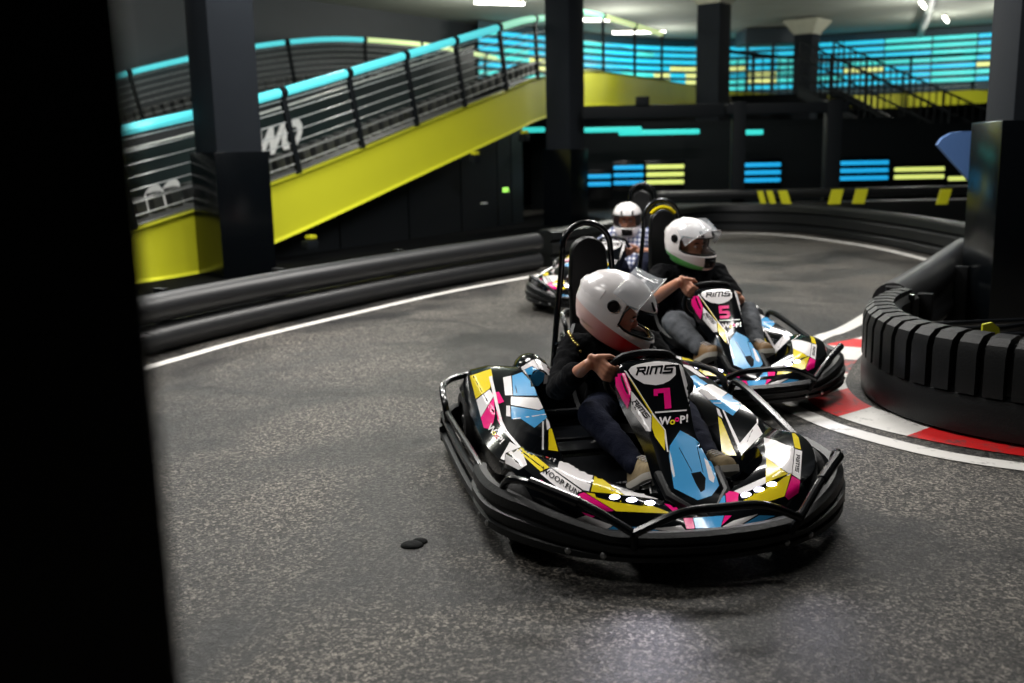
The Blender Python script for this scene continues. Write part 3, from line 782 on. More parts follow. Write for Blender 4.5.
def person(root_loc, yaw, label, P, clothes, group='kart drivers'):
    base = V((-.30, SEAT_Y, .135))
    R = empty('person', V(root_loc) + rz(yaw) @ base, yaw, label, 'person', group)
    def L(o):
        o.location = -base if o.parent is R else (0, 0, 0); return o
    hip, chest, neck, head = (V(P[k]) for k in ('hip', 'chest', 'neck', 'head')); f = V(P['face']).normalized()
    sc = P.get('sc', 1)
    # ---- body
    bm = NB()
    ell(bm, hip, (.115 * sc, .16 * sc, .10 * sc)); caps(bm, hip, .11 * sc, chest, .125 * sc)
    ell(bm, chest, (.105 * sc, .165 * sc, .15 * sc)); caps(bm, chest + V((0, 0, .08)), .07, neck, .055); caps(bm, neck, .05, head, .062)
    up_ = V((0, 0, 1)); s_ = up_.cross(f).normalized(); u_ = f.cross(s_)
    RM = Matrix((f, s_, u_)).transposed()
    ell(bm, head + u_ * .02 - f * .005, (.095, .074, .105), RM); ell(bm, head + f * .02 - u_ * .045, (.07, .058, .065), RM)
    ell(bm, head + f * .092 - u_ * .012, (.018, .012, .022), RM)                # nose
    ell(bm, head + f * .080 + u_ * .018, (.014, .045, .010), RM)                # brow
    for sg in (-1, 1): ell(bm, head + s_ * sg * .073 - u_ * .005, (.016, .009, .028), RM)
    ell(bm, head + f * .083 - u_ * .050, (.011, .024, .008), RM)                # lips
    wr = {}
    for k in ('R', 'L'):
        sh, el, hp, ht, ho = (V(P[x + k]) for x in ('sh', 'el', 'hand', 'ht', 'ho'))
        w_ = hand_bm(bm, hp, ht, ho, P['wn']); wr[k] = w_
        caps(bm, chest + (sh - chest) * .5 + V((0, 0, .02)), .07 * sc, sh, .058 * sc); caps(bm, sh, .052 * sc, el, .040 * sc); caps(bm, el, .040 * sc, el.lerp(w_, .35), .041 * sc); caps(bm, el.lerp(w_, .35), .041 * sc, w_, .026 * sc)
        hj, kn, an = (V(P[x + k]) for x in ('hj', 'kn', 'an'))
        caps(bm, hj, .085 * sc, kn, .056 * sc); caps(bm, kn, .054 * sc, kn.lerp(an, .3), .055 * sc); caps(bm, kn.lerp(an, .3), .055 * sc, an, .036 * sc)
        caps(bm, an, .034, an.lerp(V(P['toe' + k]), .55) , .026)
    body = L(blob('body', bm, M_SKIN, R, P.get('vox', .0045), 3))
    # eyes
    for sg in (-1, 1):
        bm = NB(); ell(bm, head + f * .078 + s_ * sg * .031 + u_ * .004, (.011, .0135, .0085), RM); e = obj('eye', bm, M_WHITE, body, 60)
        bm = NB(); ell(bm, head + f * .0875 + s_ * sg * .031 + u_ * .004, (.003, .0055, .0055), RM); obj('iris', bm, mat('dark_iris', (40, 28, 20), .2), e, 60)
    bm = NB()
    for sg in (-1, 1): tube(bm, [head + f * .088 + s_ * sg * .014 + u_ * .024, head + f * .091 + s_ * sg * .032 + u_ * .029, head + f * .080 + s_ * sg * .05 + u_ * .023], .004, 6)
    obj('eyebrows', fixn(bm), mat('brow_hair', (60, 42, 30), .8), body)
    # ---- shirt
    bm = NB(); g = clothes['loose']
    ell(bm, hip + V((0, 0, .03)), (.12 * sc + g, .165 * sc + g, .10 * sc)); caps(bm, hip + V((0, 0, .02)), .115 * sc + g, chest, .13 * sc + g)
    ell(bm, chest, (.112 * sc + g, .17 * sc + g, .155 * sc)); caps(bm, chest + V((0, 0, .08)), .075 + g, neck - V((0, 0, .02)), .060 + g * .5)
    for k in ('R', 'L'):
        sh, el = V(P['sh' + k]), V(P['el' + k]); w_ = wr[k]
        caps(bm, chest + (sh - chest) * .5 + V((0, 0, .02)), .08 * sc + g, sh, .066 * sc + g); caps(bm, sh, .062 * sc + g, el if clothes['sleeve'] >= 1 else sh.lerp(el, clothes['sleeve']), .050 * sc + g)
        if clothes['sleeve'] > 1: caps(bm, el, .049 * sc + g, el.lerp(w_, clothes['sleeve'] - 1), .045 * sc + g * .8)
    L(blob('shirt', bm, clothes['shirt'], R, .008, 3, .022, .045))
    # ---- trousers
    bm = NB(); ell(bm, hip - V((0, 0, .01)), (.125 * sc, .17 * sc, .10 * sc))
    for k in ('R', 'L'):
        hj, kn, an = (V(P[x + k]) for x in ('hj', 'kn', 'an'))
        caps(bm, hip, .10 * sc, hj, .098 * sc); caps(bm, hj, .096 * sc, kn, .068 * sc); caps(bm, kn, .067 * sc, kn.lerp(an, .35), .066 * sc); caps(bm, kn.lerp(an, .35), .066 * sc, kn.lerp(an, .93), .050 * sc)
    L(blob('trousers', bm, clothes['trousers'], R, .008, 3, .016, .05))
    for k in ('R', 'L'):
        n0 = set(R.children); shoe(R, V(P['an' + k]) - V((0, 0, .055)), P['toe' + k], clothes['shoe'], clothes['sole'])
        for c_ in R.children:
            if c_ not in n0: L(c_)
    h, W = helmet(R, head + u_ * P.get('hu', .018) - f * .008, f, P.get('tilt', 0), clothes['band'], visor=P.get('visor'), HS=P.get('hs', 1.07))
    L(h)
    return R, L, W, h

CL_BLACK = mat('black_cotton', (7, 8, 11), .95, spec=.1, noise=.3, bump=.3, bscale=150)
CL_NAVY = mat('navy_trousers', (18, 23, 42), .9, spec=.15, noise=.3, bump=.3, bscale=150)
CL_JEAN = mat('grey_denim', (88, 92, 98), .85, noise=.75, nscale=12, bump=.4, bscale=200)
SUEDE = mat('tan_suede', (150, 132, 98), .85, noise=.5, nscale=50)
BROWN = mat('brown_leather', (122, 92, 52), .6, noise=.4, nscale=40)
WSOLE = mat('white_rubber_sole', (205, 200, 190), .6)
TSOLE = mat('pale_rubber_sole', (180, 176, 165), .6)

WN = V((-.893, 0, .45)); WC = V((.195, .03, .497))
def rim(t, r=.14):   # point on the steering wheel rim, tangent, outward
    S, U = V((0, 1, 0)), V((.45, 0, .893))
    o = S * math.cos(t) + U * math.sin(t); return WC + o * r, (-S * math.sin(t) + U * math.cos(t)), o
def fill_hands(P, tr, tl):
    p, t, o = rim(tr); P.update(handR=p, htR=-t, hoR=o); p, t, o = rim(tl); P.update(handL=p, htL=t, hoL=o); P['wn'] = WN
# driver of number 7: leaning forward, looking to the kart's left
def wdir(x, y, z, yaw): return rz(-yaw) @ V((x, y, z))
p1 = dict(hip=(-.34, .10, .25), chest=(-.40, .08, .43), neck=(-.385, .085, .585), head=(-.33, .09, .665), face=wdir(.95, -.24, -.46, KYAW),
          shR=(-.38, -.10, .50), elR=(-.16, -.225, .375), shL=(-.38, .26, .50), elL=(-.14, .33, .36),
          hjR=(-.30, .01, .23), knR=(.04, -.135, .30), anR=(.45, -.055, .185), toeR=(.60, -.035, .215),
          hjL=(-.30, .19, .23), knL=(.06, .26, .29), anL=(.45, .235, .185), toeL=(.60, .235, .215), visor=math.radians(74), sc=.88, hu=.02, tilt=.0, hs=1.15)
fill_hands(p1, PI * .92, -PI * .22)
d1, L1_, W1, h1 = person(KO, KYAW, 'person in black top driving the number 7 kart, white helmet with red stripe', p1,
    dict(shirt=CL_BLACK, trousers=CL_NAVY, shoe=SUEDE, sole=WSOLE, band=((200, 40, 44), (226, 196, 190), -.062), loose=.012, sleeve=1.62))
# gold chain
shirt1 = next(c for c in d1.children if c.name.startswith('shirt')); bs = bmesh.new(); bs.from_mesh(shirt1.data); sb = BVHTree.FromBMesh(bs)
bm = NB()
for k in range(76):
    a = 2 * PI * k / 76; q = V((-.365 + .135 * math.cos(a), .065 + .185 * math.sin(a), .9)); h_ = sb.ray_cast(q, V((0, 0, -1)))[0]
    if h_ is not None and h_.z > .35: ell(bm, h_ + V((0, 0, .006)), (.0085, .0085, .0075))
bs.free()
L1_(obj('necklace', bm, mat('gold_beads', (205, 180, 110), .25, metal=.85), d1, 60))

p2 = dict(hip=(-.34, .13, .26), chest=(-.44, .13, .47), neck=(-.44, .135, .645), head=(-.40, .135, .765), face=wdir(.62, -.78, -.16, KYAW),
          shR=(-.42, -.055, .565), elR=(-.16, -.24, .43), shL=(-.42, .325, .56), elL=(-.14, .36, .42),
          hjR=(-.28, .04, .25), knR=(.13, -.16, .355), anR=(.44, -.09, .235), toeR=(.60, -.075, .25),
          hjL=(-.28, .22, .25), knL=(.13, .31, .39), anL=(.44, .24, .235), toeL=(.60, .235, .25), visor=math.radians(46), sc=1.02)
fill_hands(p2, PI * .82, -PI * .04)
d2, L2_, W2, h2 = person(kart_second.location, kart_second.rotation_euler[2], 'person in black t-shirt and grey jeans driving the number 5 kart, green-striped white helmet', p2,
    dict(shirt=CL_BLACK, trousers=CL_JEAN, shoe=BROWN, sole=TSOLE, band=((110, 190, 105), (45, 135, 62), -.084), loose=.012, sleeve=.75))
def plaid():
    m = bpy.data.materials.new('plaid_cotton'); m.use_nodes = True; nt = m.node_tree; b = nt.nodes['Principled BSDF']
    tc = nt.nodes.new('ShaderNodeTexCoord'); prev = None
    for d in ('Y', 'Z', 'X'):
        w = nt.nodes.new('ShaderNodeTexWave'); w.bands_direction = d; w.inputs['Scale'].default_value = 7.5; w.inputs['Distortion'].default_value = .6
        nt.links.new(tc.outputs['Object'], w.inputs['Vector'])
        r = nt.nodes.new('ShaderNodeValToRGB'); r.color_ramp.elements[0].position = .42; r.color_ramp.elements[1].position = .55
        r.color_ramp.elements[0].color = lin((128, 138, 170)) + (1,) if d != 'X' else (.85, .85, .9, 1); r.color_ramp.elements[1].color = (1, 1, 1, 1)
        nt.links.new(w.outputs['Fac'], r.inputs['Fac'])
        if prev is None: prev = r.outputs[0]
        else:
            mx = nt.nodes.new('ShaderNodeMix'); mx.data_type = 'RGBA'; mx.blend_type = 'MULTIPLY'; mx.inputs[0].default_value = 1
            nt.links.new(prev, mx.inputs[6]); nt.links.new(r.outputs[0], mx.inputs[7]); prev = mx.outputs[2]
    nt.links.new(prev, b.inputs['Base Color']); b.inputs['Roughness'].default_value = .8
    return m
p3 = dict(p2); p3.update(visor=None, face=wdir(-.12, -.98, -.14, math.radians(-106.6)), head=(-.42, .05, .70), neck=(-.44, .10, .60), vox=.006)
fill_hands(p3, PI * 1.12, -PI * .06)
d3, L3_, W3, h3 = person(kart_third.location, kart_third.rotation_euler[2], 'person in a blue and white plaid shirt driving the farthest kart, plain white helmet', p3,
    dict(shirt=plaid(), trousers=CL_NAVY, shoe=SUEDE, sole=WSOLE, band=((222, 218, 218), (222, 218, 218), -.08), loose=.014, sleeve=.8))

# ------------------------------------------------------------------ setting
fl = NB(); quad(fl, [(-30, -4, 0), (40, -4, 0), (40, 60, 0), (-30, 60, 0)]); struct('floor', fl, asphalt(), 0)
P_WHITE = paint('worn_white_paint', (205, 203, 198), .36); P_RED = paint('worn_red_paint', (205, 22, 24), .40); P_REDW = paint('scuffed_red_paint', (205, 40, 30), .52)
def ribbon(name, path, w, m, z=.003, th=.002):
    bm = NB(); sweep(bm, [V((x, y, z)) for x, y in path], [(-w / 2, 0), (w / 2, 0), (w / 2, th), (-w / 2, th)]); return struct(name, fixn(bm), m, 0)
def sp2(pts, n=8): return [(p.x, p.y) for p in smooth_path([V((x, y, 0)) for x, y in pts], n)]
ribbon('trim_1', sp2([(-3.4, 4.6), (-2.44, 6.59), (-2.01, 7.55), (-1.41, 8.6), (-.61, 9.9), (.51, 11.36), (1.75, 13.3), (2.6, 15.0), (3.33, 15.85), (3.92, 15.72), (4.36, 15.05), (4.83, 13.41), (4.92, 11.6), (4.75, 9.8)]), .10, P_WHITE)
ribbon('trim_2', sp2([(3.9, 9.6), (2.90, 8.02), (2.50, 7.42), (2.18, 7.05), (1.62, 6.10), (1.46, 5.45), (1.55, 4.97), (1.65, 4.72), (1.90, 4.36), (2.20, 4.13), (2.7, 3.85), (3.6, 3.5)]), .115, P_WHITE)
# red and white kerb, one painted block at a time
ko = sp2([(3.3, 8.2), (2.60, 7.2), (2.12, 6.78), (1.76, 6.0), (1.63, 5.38), (1.68, 5.0), (1.89, 4.63), (2.28, 4.28), (2.9, 3.95), (3.6, 3.6)], 12)
ki = sp2([(3.5, 8.1), (2.84, 7.1), (2.40, 6.62), (2.06, 5.98), (1.93, 5.60), (1.92, 5.18), (2.10, 4.80), (2.40, 4.47), (2.95, 4.15), (3.65, 3.8)], 12)
cuts = [0, 9, 15, 22, 29, 36, 48, 60, 72, 84, 96, 108]
for i, (a_, b_) in enumerate(zip(cuts, cuts[1:])):
    bm = NB(); A = ko[a_:b_ + 1]; B = ki[a_:b_ + 1]
    for k in range(len(A) - 1):
        quad(bm, [(*A[k], .004), (*A[k + 1], .004), (*B[k + 1], .004), (*B[k], .004)])
    struct('kerb', bm, [P_RED, P_WHITE][i % 2] if i != 4 else P_REDW, 0)
# little raised patches on the asphalt
bm = NB()
for x, y, r in ((-.375, 3.40, .042), (-.35, 3.43, .03)):
    ell(bm, (x, y, .0), (r, r * .8, .016))
tag(obj('asphalt_patch', bm, mat('dark_patch', (26, 28, 28), .8, spec=.1, bump=.5), None), 'small dark lump stuck on the asphalt left of the number 7 kart', 'asphalt lump')

bm = NB(); quad(bm, [(-6.4, 6.9, .006), (-3.6, 5.2, .006), (-1.1, 10.05, .006), (.55, 12.3, .006), (2.6, 16.6, .006), (1.2, 22.5, .006), (-1.2, 18.2, .006), (-4.0, 13.4, .006)]); struct('floor_shade_strip', bm, mat('painted_floor_shade', (5, 6, 7), .9, spec=.05), 0)  # black sheet painting the shade on the floor between barrier and ramp wall
M_PIPE = mat('black_pe_pipe', (30, 31, 33), .42, noise=.15, spec=.5)
def pipe_barrier(name, pts, label, zs=(.105, .325), r=.105, n=8, posts=True):
    e = empty(name, (pts[0][0], pts[0][1], 0), 0, label, 'barrier'); off = V((-pts[0][0], -pts[0][1], 0))
    path = [V((x, y, 0)) + off for x, y in sp2(pts, n)]
    for z in zs:
        bm = NB(); tube(bm, [p + V((0, 0, z)) for p in path], r, 20); obj('pipe', fixn(bm), M_PIPE, e)
    for i in range(4, len(path) - 2, 9):
        d, s, u = frame_of(path[i + 1] - path[i - 1]); s = -s
        bm = NB(); box(bm, path[i] + s * .16 + V((0, 0, .215)), (.06, .10, .43), Matrix((d, s, u)).transposed(), bev=.006); obj('bracket', bm, M_DARKP, e)
    return e
pipe_barrier('pipe_barrier', [(-3.75, 4.4), (-2.75, 6.65), (-2.30, 7.63), (-1.68, 8.75), (-.86, 10.05), (.30, 11.6)], 'black double pipe barrier along the left white line below the yellow ramp')
# far bend: ribbed plastic
def prof_barrier(name, pts, label, prof, m, n=8, cat='barrier'):
    bm = NB(); o3 = V((pts[0][0], pts[0][1], 0)); path = [V((x, y, 0)) - o3 for x, y in sp2(pts, n)]
    sweep(bm, path, prof); o = obj(name, fixn(bm), m, None, 30); o.location = o3; return tag(o, label, cat)
FP = [(-.12, .02), (.10, .02), (.10, .10), (.06, .13), (.10, .16), (.10, .27), (.06, .30), (.10, .33), (.09, .41), (.03, .44), (-.08, .44), (-.12, .40)]
prof_barrier('curved_barrier', [(.42, 11.85), (1.5, 13.5), (2.35, 15.3), (3.2, 16.35), (4.1, 16.2), (4.75, 15.3), (5.15, 13.5), (5.25, 11.5), (5.1, 9.4)], 'long dark moulded barrier curving round the far bend', FP, M_PLAST)
# inner island barrier: smooth pipe then ribbed nose
ip = [(4.15, 9.12), (3.85, 8.62), (3.06, 7.3), (2.42, 6.28)]
pipe_barrier('island_pipe_barrier', ip, 'smooth black pipe barrier running back from the ribbed island corner on the right', zs=(.13, .39), r=.125)
nose = sp2([(2.40, 6.22), (2.16, 5.88), (2.02, 5.5), (1.99, 5.12), (2.06, 4.82), (2.28, 4.50), (2.75, 4.08), (3.4, 3.6)], 14)
ne = empty('ribbed_barrier', (2.1, 5.2, 0), 0, 'black ribbed rubber barrier around the right island corner beside the red and white kerb', 'barrier')
path = [V((x, y, 0)) - V((2.1, 5.2, 0)) for x, y in nose]
bm = NB(); sweep(bm, path, [(-.16, .02), (.04, .02), (.045, .15), (.03, .205), (.0, .225), (-.01, .43), (-.04, .465), (-.12, .465), (-.16, .44)])
obj('lower_band', fixn(bm), M_PLAST, ne, 30)
seg_l = 0; acc = 0; i = 0
L_ = [0]
for a_, b_ in zip(path, path[1:]): L_.append(L_[-1] + (b_ - a_).length)
def at_len(t):
    for k in range(len(L_) - 1):
        if L_[k + 1] >= t: q = (t - L_[k]) / (L_[k + 1] - L_[k]); return path[k].lerp(path[k + 1], q), (path[k + 1] - path[k]).normalized()
    return path[-1], (path[-1] - path[-2]).normalized()
t = .03; k = 0
while t + .10 < L_[-1]:
    w = .092; bm = NB(); pr = [(.045, .215), (.045, .41), (.03, .46), (-.01, .492), (-.08, .50), (-.12, .495), (-.12, .42), (-.03, .40), (-.03, .24)]
    sweep(bm, [at_len(t + w * q / 4)[0] for q in range(5)], pr)
    o = obj('rib_block', fixn(bm), M_PLAST, ne, 30); t += .128; k += 1
bm = NB(); p0, d0 = at_len(0.0); tube(bm, [p0 + V((0, 0, .13)) , p0 + V((0, 0, .5))], .05, 10); obj('end_post', fixn(bm), M_DARKP, ne)
# bracing behind island
br = empty('barrier_brace', (2.55, 5.45, 0), 0, 'yellow bracket with black tubes bracing the island barrier from behind', 'brace')
bm = NB(); tube(bm, [(-.30, -.12, .38), (.18, .02, .36), (.6, .15, .38)], .02, 8); tube(bm, [(-.25, .1, .30), (.6, .22, .28)], .02, 8); tube(bm, [(-.12, .55, .05), (-.12, .55, .48)], .02, 8); tube(bm, [(-.12, .5, .3), (.8, .6, .3)], .018, 8)
obj('tube', fixn(bm), M_STEEL, br)
YB = mat('yellow_bracket', (196, 196, 30), .5)
bm = NB()
loft(bm, [[V((x, y, z)) for x, z in ((-.02, .0), (.14, .0), (.12, .12), (.07, .40), (.03, .43), (-.02, .42))] for y in (-.17, -.155)])
obj('bracket', fixn(bm), YB, br)

# ------------------------------------------------------------------ pillars
M_CONC = mat('dark_painted_concrete', (34, 38, 43), .85, spec=.08, noise=.2, nscale=3, bump=.1, bscale=30)
M_CLAD = mat('black_cladding', (6, 9, 12), .2, noise=.2, spec=.4)
M_CAP = mat('pale_concrete', (178, 178, 160), .8, noise=.25)
def pillar(x, y, w, ang, ch, cap, label, loc_cl=None):
    e = empty('pillar', (x, y, 0), ang, label, 'pillar')
    bm = NB(); box(bm, (0, 0, 2.75), (w, w, 5.5), bev=.015); obj('shaft', bm, M_CONC, e)
    cw = w * 1.18; bm = NB(); box(bm, (0, 0, ch / 2), (cw, cw, ch), bev=.008); obj('cladding', bm, M_CLAD, e)
    if cap:
        bm = NB(); loft(bm, [[V((sx * s, sy * s, z)) for sx, sy in ((-1, -1), (1, -1), (1, 1), (-1, 1))] for s, z in ((w / 2 + .01, cap), (w * .95, cap + .42), (w * .95, 5.3))]); obj('capital', fixn(bm), M_CAP, e, 0)
    return e
pillar(-3.22, 11.75, .56, .72, 1.42, None, 'dark grey square pillar with black cladding in front of the ramp foot')
pillar(1.03, 18.3, .50, .95, 1.36, None, 'dark grey pillar with black cladding in the middle, behind the number 7 kart')
pillar(5.2, 26, .62, .9, 1.28, 4.80, 'dark pillar with pale flared capital right of the middle pillar')
pillar(9.85, 34, .62, .9, 1.3, 4.85, 'farthest dark pillar with pale capital beside the staircase top')
pillar(4.02, 7.33, .92, -.25, 1.52, None, 'big dark pillar with black cladding at the right edge behind the island barrier')
bm = NB(); box(bm, (-.497, .585, 1.9), (.5, .3, 3.8), rz(math.radians(27)), bev=.004)
tag(obj('foreground_pillar', bm, mat('near_black_panel', (9, 12, 15), .35), None), 'black blurred pillar filling the left edge, right next to the camera', 'pillar')

# ------------------------------------------------------------------ ramp and deck
M_YBEAM = mat('yellow_green_beam', (204, 205, 44), .42, noise=.08, nscale=2)
near = [(-5.1, 9.5, .24), (-4.6, 10.33, .44), (-3.05, 12.9, 1.0), (-1.3, 15.8, 1.79), (.10, 18.12, 2.43), (.60, 19.2, 2.66), (1.65, 22, 2.98), (2.89, 25, 3.09), (5.66, 31, 3.14), (8.0, 34.5, 3.08), (12, 36.6, 3.0), (17.5, 36.6, 3.14)]
npth = smooth_path(near, 8)
bh = .74
def beam(name, path, label, h=bh, m=M_YBEAM):
    bm = NB(); rings = []
    for i, p in enumerate(path):
        a = path[max(i - 1, 0)]; b_ = path[min(i + 1, len(path) - 1)]; d = (b_ - a); s = V((d.y, -d.x, 0)).normalized()
        hh = h if i < 66 else .48; zb = max(p.z - hh, .01)
        rings.append([p + s * .05, p - s * .10, V((p.x, p.y, zb)) - s * .10, V((p.x, p.y, zb)) + s * .05, V((p.x, p.y, zb + .03)) + s * .0, V((p.x, p.y, p.z - .03)) + s * .0])
    loft(bm, rings); o = obj(name, fixn(bm), m, None, 25); return tag(o, label, 'beam')
beam('ramp_beam', npth, 'long yellow side beam of the rising ramp and upper deck')
# ramp deck
M_DECK = mat('dark_deck', (20, 23, 26), .6)
def offset(path, w):
    out = []
    for i, p in enumerate(path):
        a = path[max(i - 1, 0)]; b_ = path[min(i + 1, len(path) - 1)]; d = b_ - a; out.append(p + V((-d.y, d.x, 0)).normalized() * w)
    return out
far_rail = [(-10.6, 19.8, .9), (-9.3, 21.5, 1.45), (-8.53, 22.5, 1.95), (-7.33, 24, 2.45), (-6.09, 25, 2.8), (-4.4, 26, 3.06), (-2.81, 27.5, 3.1), (-1.6, 29.5, 3.1), (-.2, 33, 3.08)]
frp = smooth_path(far_rail, 6)
bm = NB(); NP_ = npth[:6 * 8]; q = len(frp)
for i in range(len(NP_) - 1):
    a0, a1 = NP_[i], NP_[i + 1]; f0, f1 = frp[min(q - 1, int(i * q / len(NP_)))], frp[min(q - 1, int((i + 1) * q / len(NP_)))]
    f0 = V((f0.x, f0.y, min(f0.z, a0.z + .25))); f1 = V((f1.x, f1.y, min(f1.z, a1.z + .25)))
    dz = V((0, 0, -.12)); quad(bm, [a0 + dz, a1 + dz, f1 + dz, f0 + dz]); quad(bm, [f0 + dz * 1.6, f1 + dz * 1.6, a1 + dz * 1.6, a0 + dz * 1.6])
struct('ramp_deck', bm, M_DECK, 0)
bm = NB(); UP = npth[5 * 8:]
for p0_, p1_ in zip(UP, UP[1:]):
    d = p1_ - p0_; n_ = V((-d.y, d.x, 0)).normalized() * 3.0
    quad(bm, [p0_ - V((0, 0, .1)), p1_ - V((0, 0, .1)), p1_ + n_ - V((0, 0, .1)), p0_ + n_ - V((0, 0, .1))])
    quad(bm, [p0_ - V((0, 0, .25)), p0_ + n_ - V((0, 0, .25)), p1_ + n_ - V((0, 0, .25)), p1_ - V((0, 0, .25))])
struct('upper_deck', bm, M_DECK, 0)

def led(name, rgb, es=1.0): return mat(name, rgb, .4, emis=rgb, es=es)
E_CYAN = led('cyan_light_tube', (84, 206, 214), .85); E_AQUA = led('pale_aqua_light_tube', (150, 222, 190), .85); E_LIME = led('pale_lime_light_tube', (206, 226, 160), .85); E_BLUE = led('deep_blue_light_tube', (30, 140, 190), .9)
M_WIRE = mat('bright_wire', (190, 195, 195), .35, metal=.3); M_POST = mat('black_post', (18, 22, 25), .6, spec=.12)
def guard_rail(name, path, label, spacing, hgt, colfn, nw=7, r=.060, tilt=1.0, wires=True, blocks=False, pw=.05, origin=None):
    o3 = path[0].copy(); e = empty(name, o3, 0, label, 'railing')
    L2 = [0]
    for a, b_ in zip(path, path[1:]): L2.append(L2[-1] + (b_ - a).length)
    def at(t):
        for k in range(len(L2) - 1):
            if L2[k + 1] >= t - 1e-6:
                q_ = (t - L2[k]) / (L2[k + 1] - L2[k]); d = (path[k + 1] - path[k]).normalized(); return path[k].lerp(path[k + 1], q_) - o3, d
        return path[-1] - o3, (path[-1] - path[-2]).normalized()
    def topof(t, h=hgt):
        p, d = at(t); s = V((d.y, -d.x, 0)).normalized(); n = s.cross(d); n = n if n.z > 0 else -n
        n = (n * tilt + V((0, 0, 1)) * (1 - tilt)).normalized(); return p + n * h
    sp = spacing if callable(spacing) else (lambda i: spacing)
    ts = []; t = .2; i = 0
    while t < L2[-1]: ts.append(t); t += sp(i); i += 1
    for t in ts:
        p, d = at(t); q_ = topof(t, hgt + .02); s = V((d.y, -d.x, 0)).normalized()
        dd = (q_ - p).normalized(); rot = Matrix((d - dd * d.dot(dd), s, dd)); rot = Matrix(((d - dd * d.dot(dd)).normalized(), s, dd)).transposed()
        bm = NB(); box(bm, (p + q_) / 2, (.085, pw, (q_ - p).length), rot, bev=.004); lathe(bm, [(r * 1.15, -.05), (r * 1.15, .05)], topof(t), d, n=12)
        obj('post', fixn(bm), M_POST, e)
    bounds = ts if ts[-1] > L2[-1] - .3 else ts + [L2[-1]]
    for j, (a, b_) in enumerate(zip(bounds, bounds[1:])):
        bm = NB(); n = 5; tube(bm, [topof(a + .06 + (b_ - a - .12) * k / n) for k in range(n + 1)], r, 10); obj('handrail_light', fixn(bm), colfn(j, len(bounds) - 1), e)
    if wires:
        for k in range(nw):
            h = .14 + (hgt - .24) * k / (nw - 1); bm = NB(); tube(bm, [topof(t_, h) for t_ in [L2[-1] * q_ / 40 for q_ in range(41)]], .008, 6); obj('wire', fixn(bm), M_WIRE, e)
    if blocks:
        t = .1; idx = 0; bm = NB()
        while t < L2[-1] - .3:
            p, d = at(t); s = V((d.y, -d.x, 0)).normalized(); u = s.cross(d); u = u if u.z > 0 else -u
            box(bm, p + u * .16 - s * .28, (.15, .12, .24), Matrix((d, s, u)).transposed(), bev=.02); t += .26
        o = obj('edge_blocks', bm, mat('dark_grey_rubber_block', (58, 60, 60), .5), e)
        bm = NB()
        for h in (.04, .30): tube(bm, [V(at(t_)[0]) + V((0, 0, h)) - V((0, 0, 0)) for t_ in [L2[-1] * q_ / 40 for q_ in range(41)]], .012, 6)
        obj('edge_rail', fixn(bm), mat('grey_edge_rail', (110, 112, 112), .4, metal=.5), e)
    return e
guard_rail('guard_rail', npth[4:5 * 8 + 4], 'near ramp railing with thick cyan glowing handrail above the yellow beam', 1.37, 1.06, lambda j, n: E_BLUE if j == 0 else (E_CYAN if j < n - 2 else E_AQUA), blocks=True)
guard_rail('guard_rail', npth[5 * 8 + 5:7 * 8 + 5], 'deck railing with pale glowing handrail between the middle pillar and the pillar with a capital', 2.5, 1.2, lambda j, n: [E_AQUA, E_LIME, E_LIME, E_LIME, E_CYAN][min(j, 4)], nw=3)
guard_rail('guard_rail', frp, 'farther ramp railing with cyan handrail fading to pale lime, behind the near one', 2.0, 1.10, lambda j, n: E_CYAN if j < 5 else E_LIME, nw=7, blocks=True, pw=.06)
guard_rail('guard_rail', npth[8 * 8:], 'dark railing with horizontal bars on the far upper deck at the right', 2.2, 1.25, lambda j, n: M_POST, nw=6, tilt=0, wires=True)

# banner board between the two lanes
bd = offset(npth[4:34], .9); o3 = bd[0].copy()
bm = NB(); M_BAN = mat('dark_teal_banner', (30, 42, 42), .35)
for a, b_ in zip(bd, bd[1:]):
    quad(bm, [a - o3 + V((0, 0, .0)), b_ - o3 + V((0, 0, .0)), b_ - o3 + V((0, 0, .72)), a - o3 + V((0, 0, .72))])
bn = obj('banner_board', bm, M_BAN, None, 0, o3); bake(bn, [('SOLIDIFY', dict(thickness=.04))]); tag(bn, 'dark banner board with white script lettering between the ramp lanes', 'banner')
bm = NB(); tube(bm, [p - o3 + V((0, 0, .74)) for p in bd], .02, 6); obj('top_strip', fixn(bm), mat('white_strip', (190, 195, 190), .5), bn)
def plane_text(s, size, m, name, parent, org, ex, ey, off, bold=.03, shear=.35):
    vs, fs = text_polys(s, size, bold=bold, shear=shear); bm = NB(); nrm = ex.cross(ey).normalized() * off
    nv = [bm.verts.new(org + ex * p.x + ey * p.y + nrm) for p in vs]
    for f in fs:
        try: bm.faces.new([nv[i] for i in f])
        except ValueError: pass
    return obj(name, bm, m, parent, 0)
M_LET = mat('white_lettering', (225, 225, 222), .5)
for t0, st, zo in ((7, 'oo', .14), (12, 'WO', .30)):
    a, b_ = bd[t0], bd[t0 + 5]; ex = (b_ - a).normalized()
    plane_text(st, .52, M_LET, 'lettering', bn, (a + b_) / 2 - o3 + V((0, 0, zo)), ex, V((0, 0, 1)), .03)

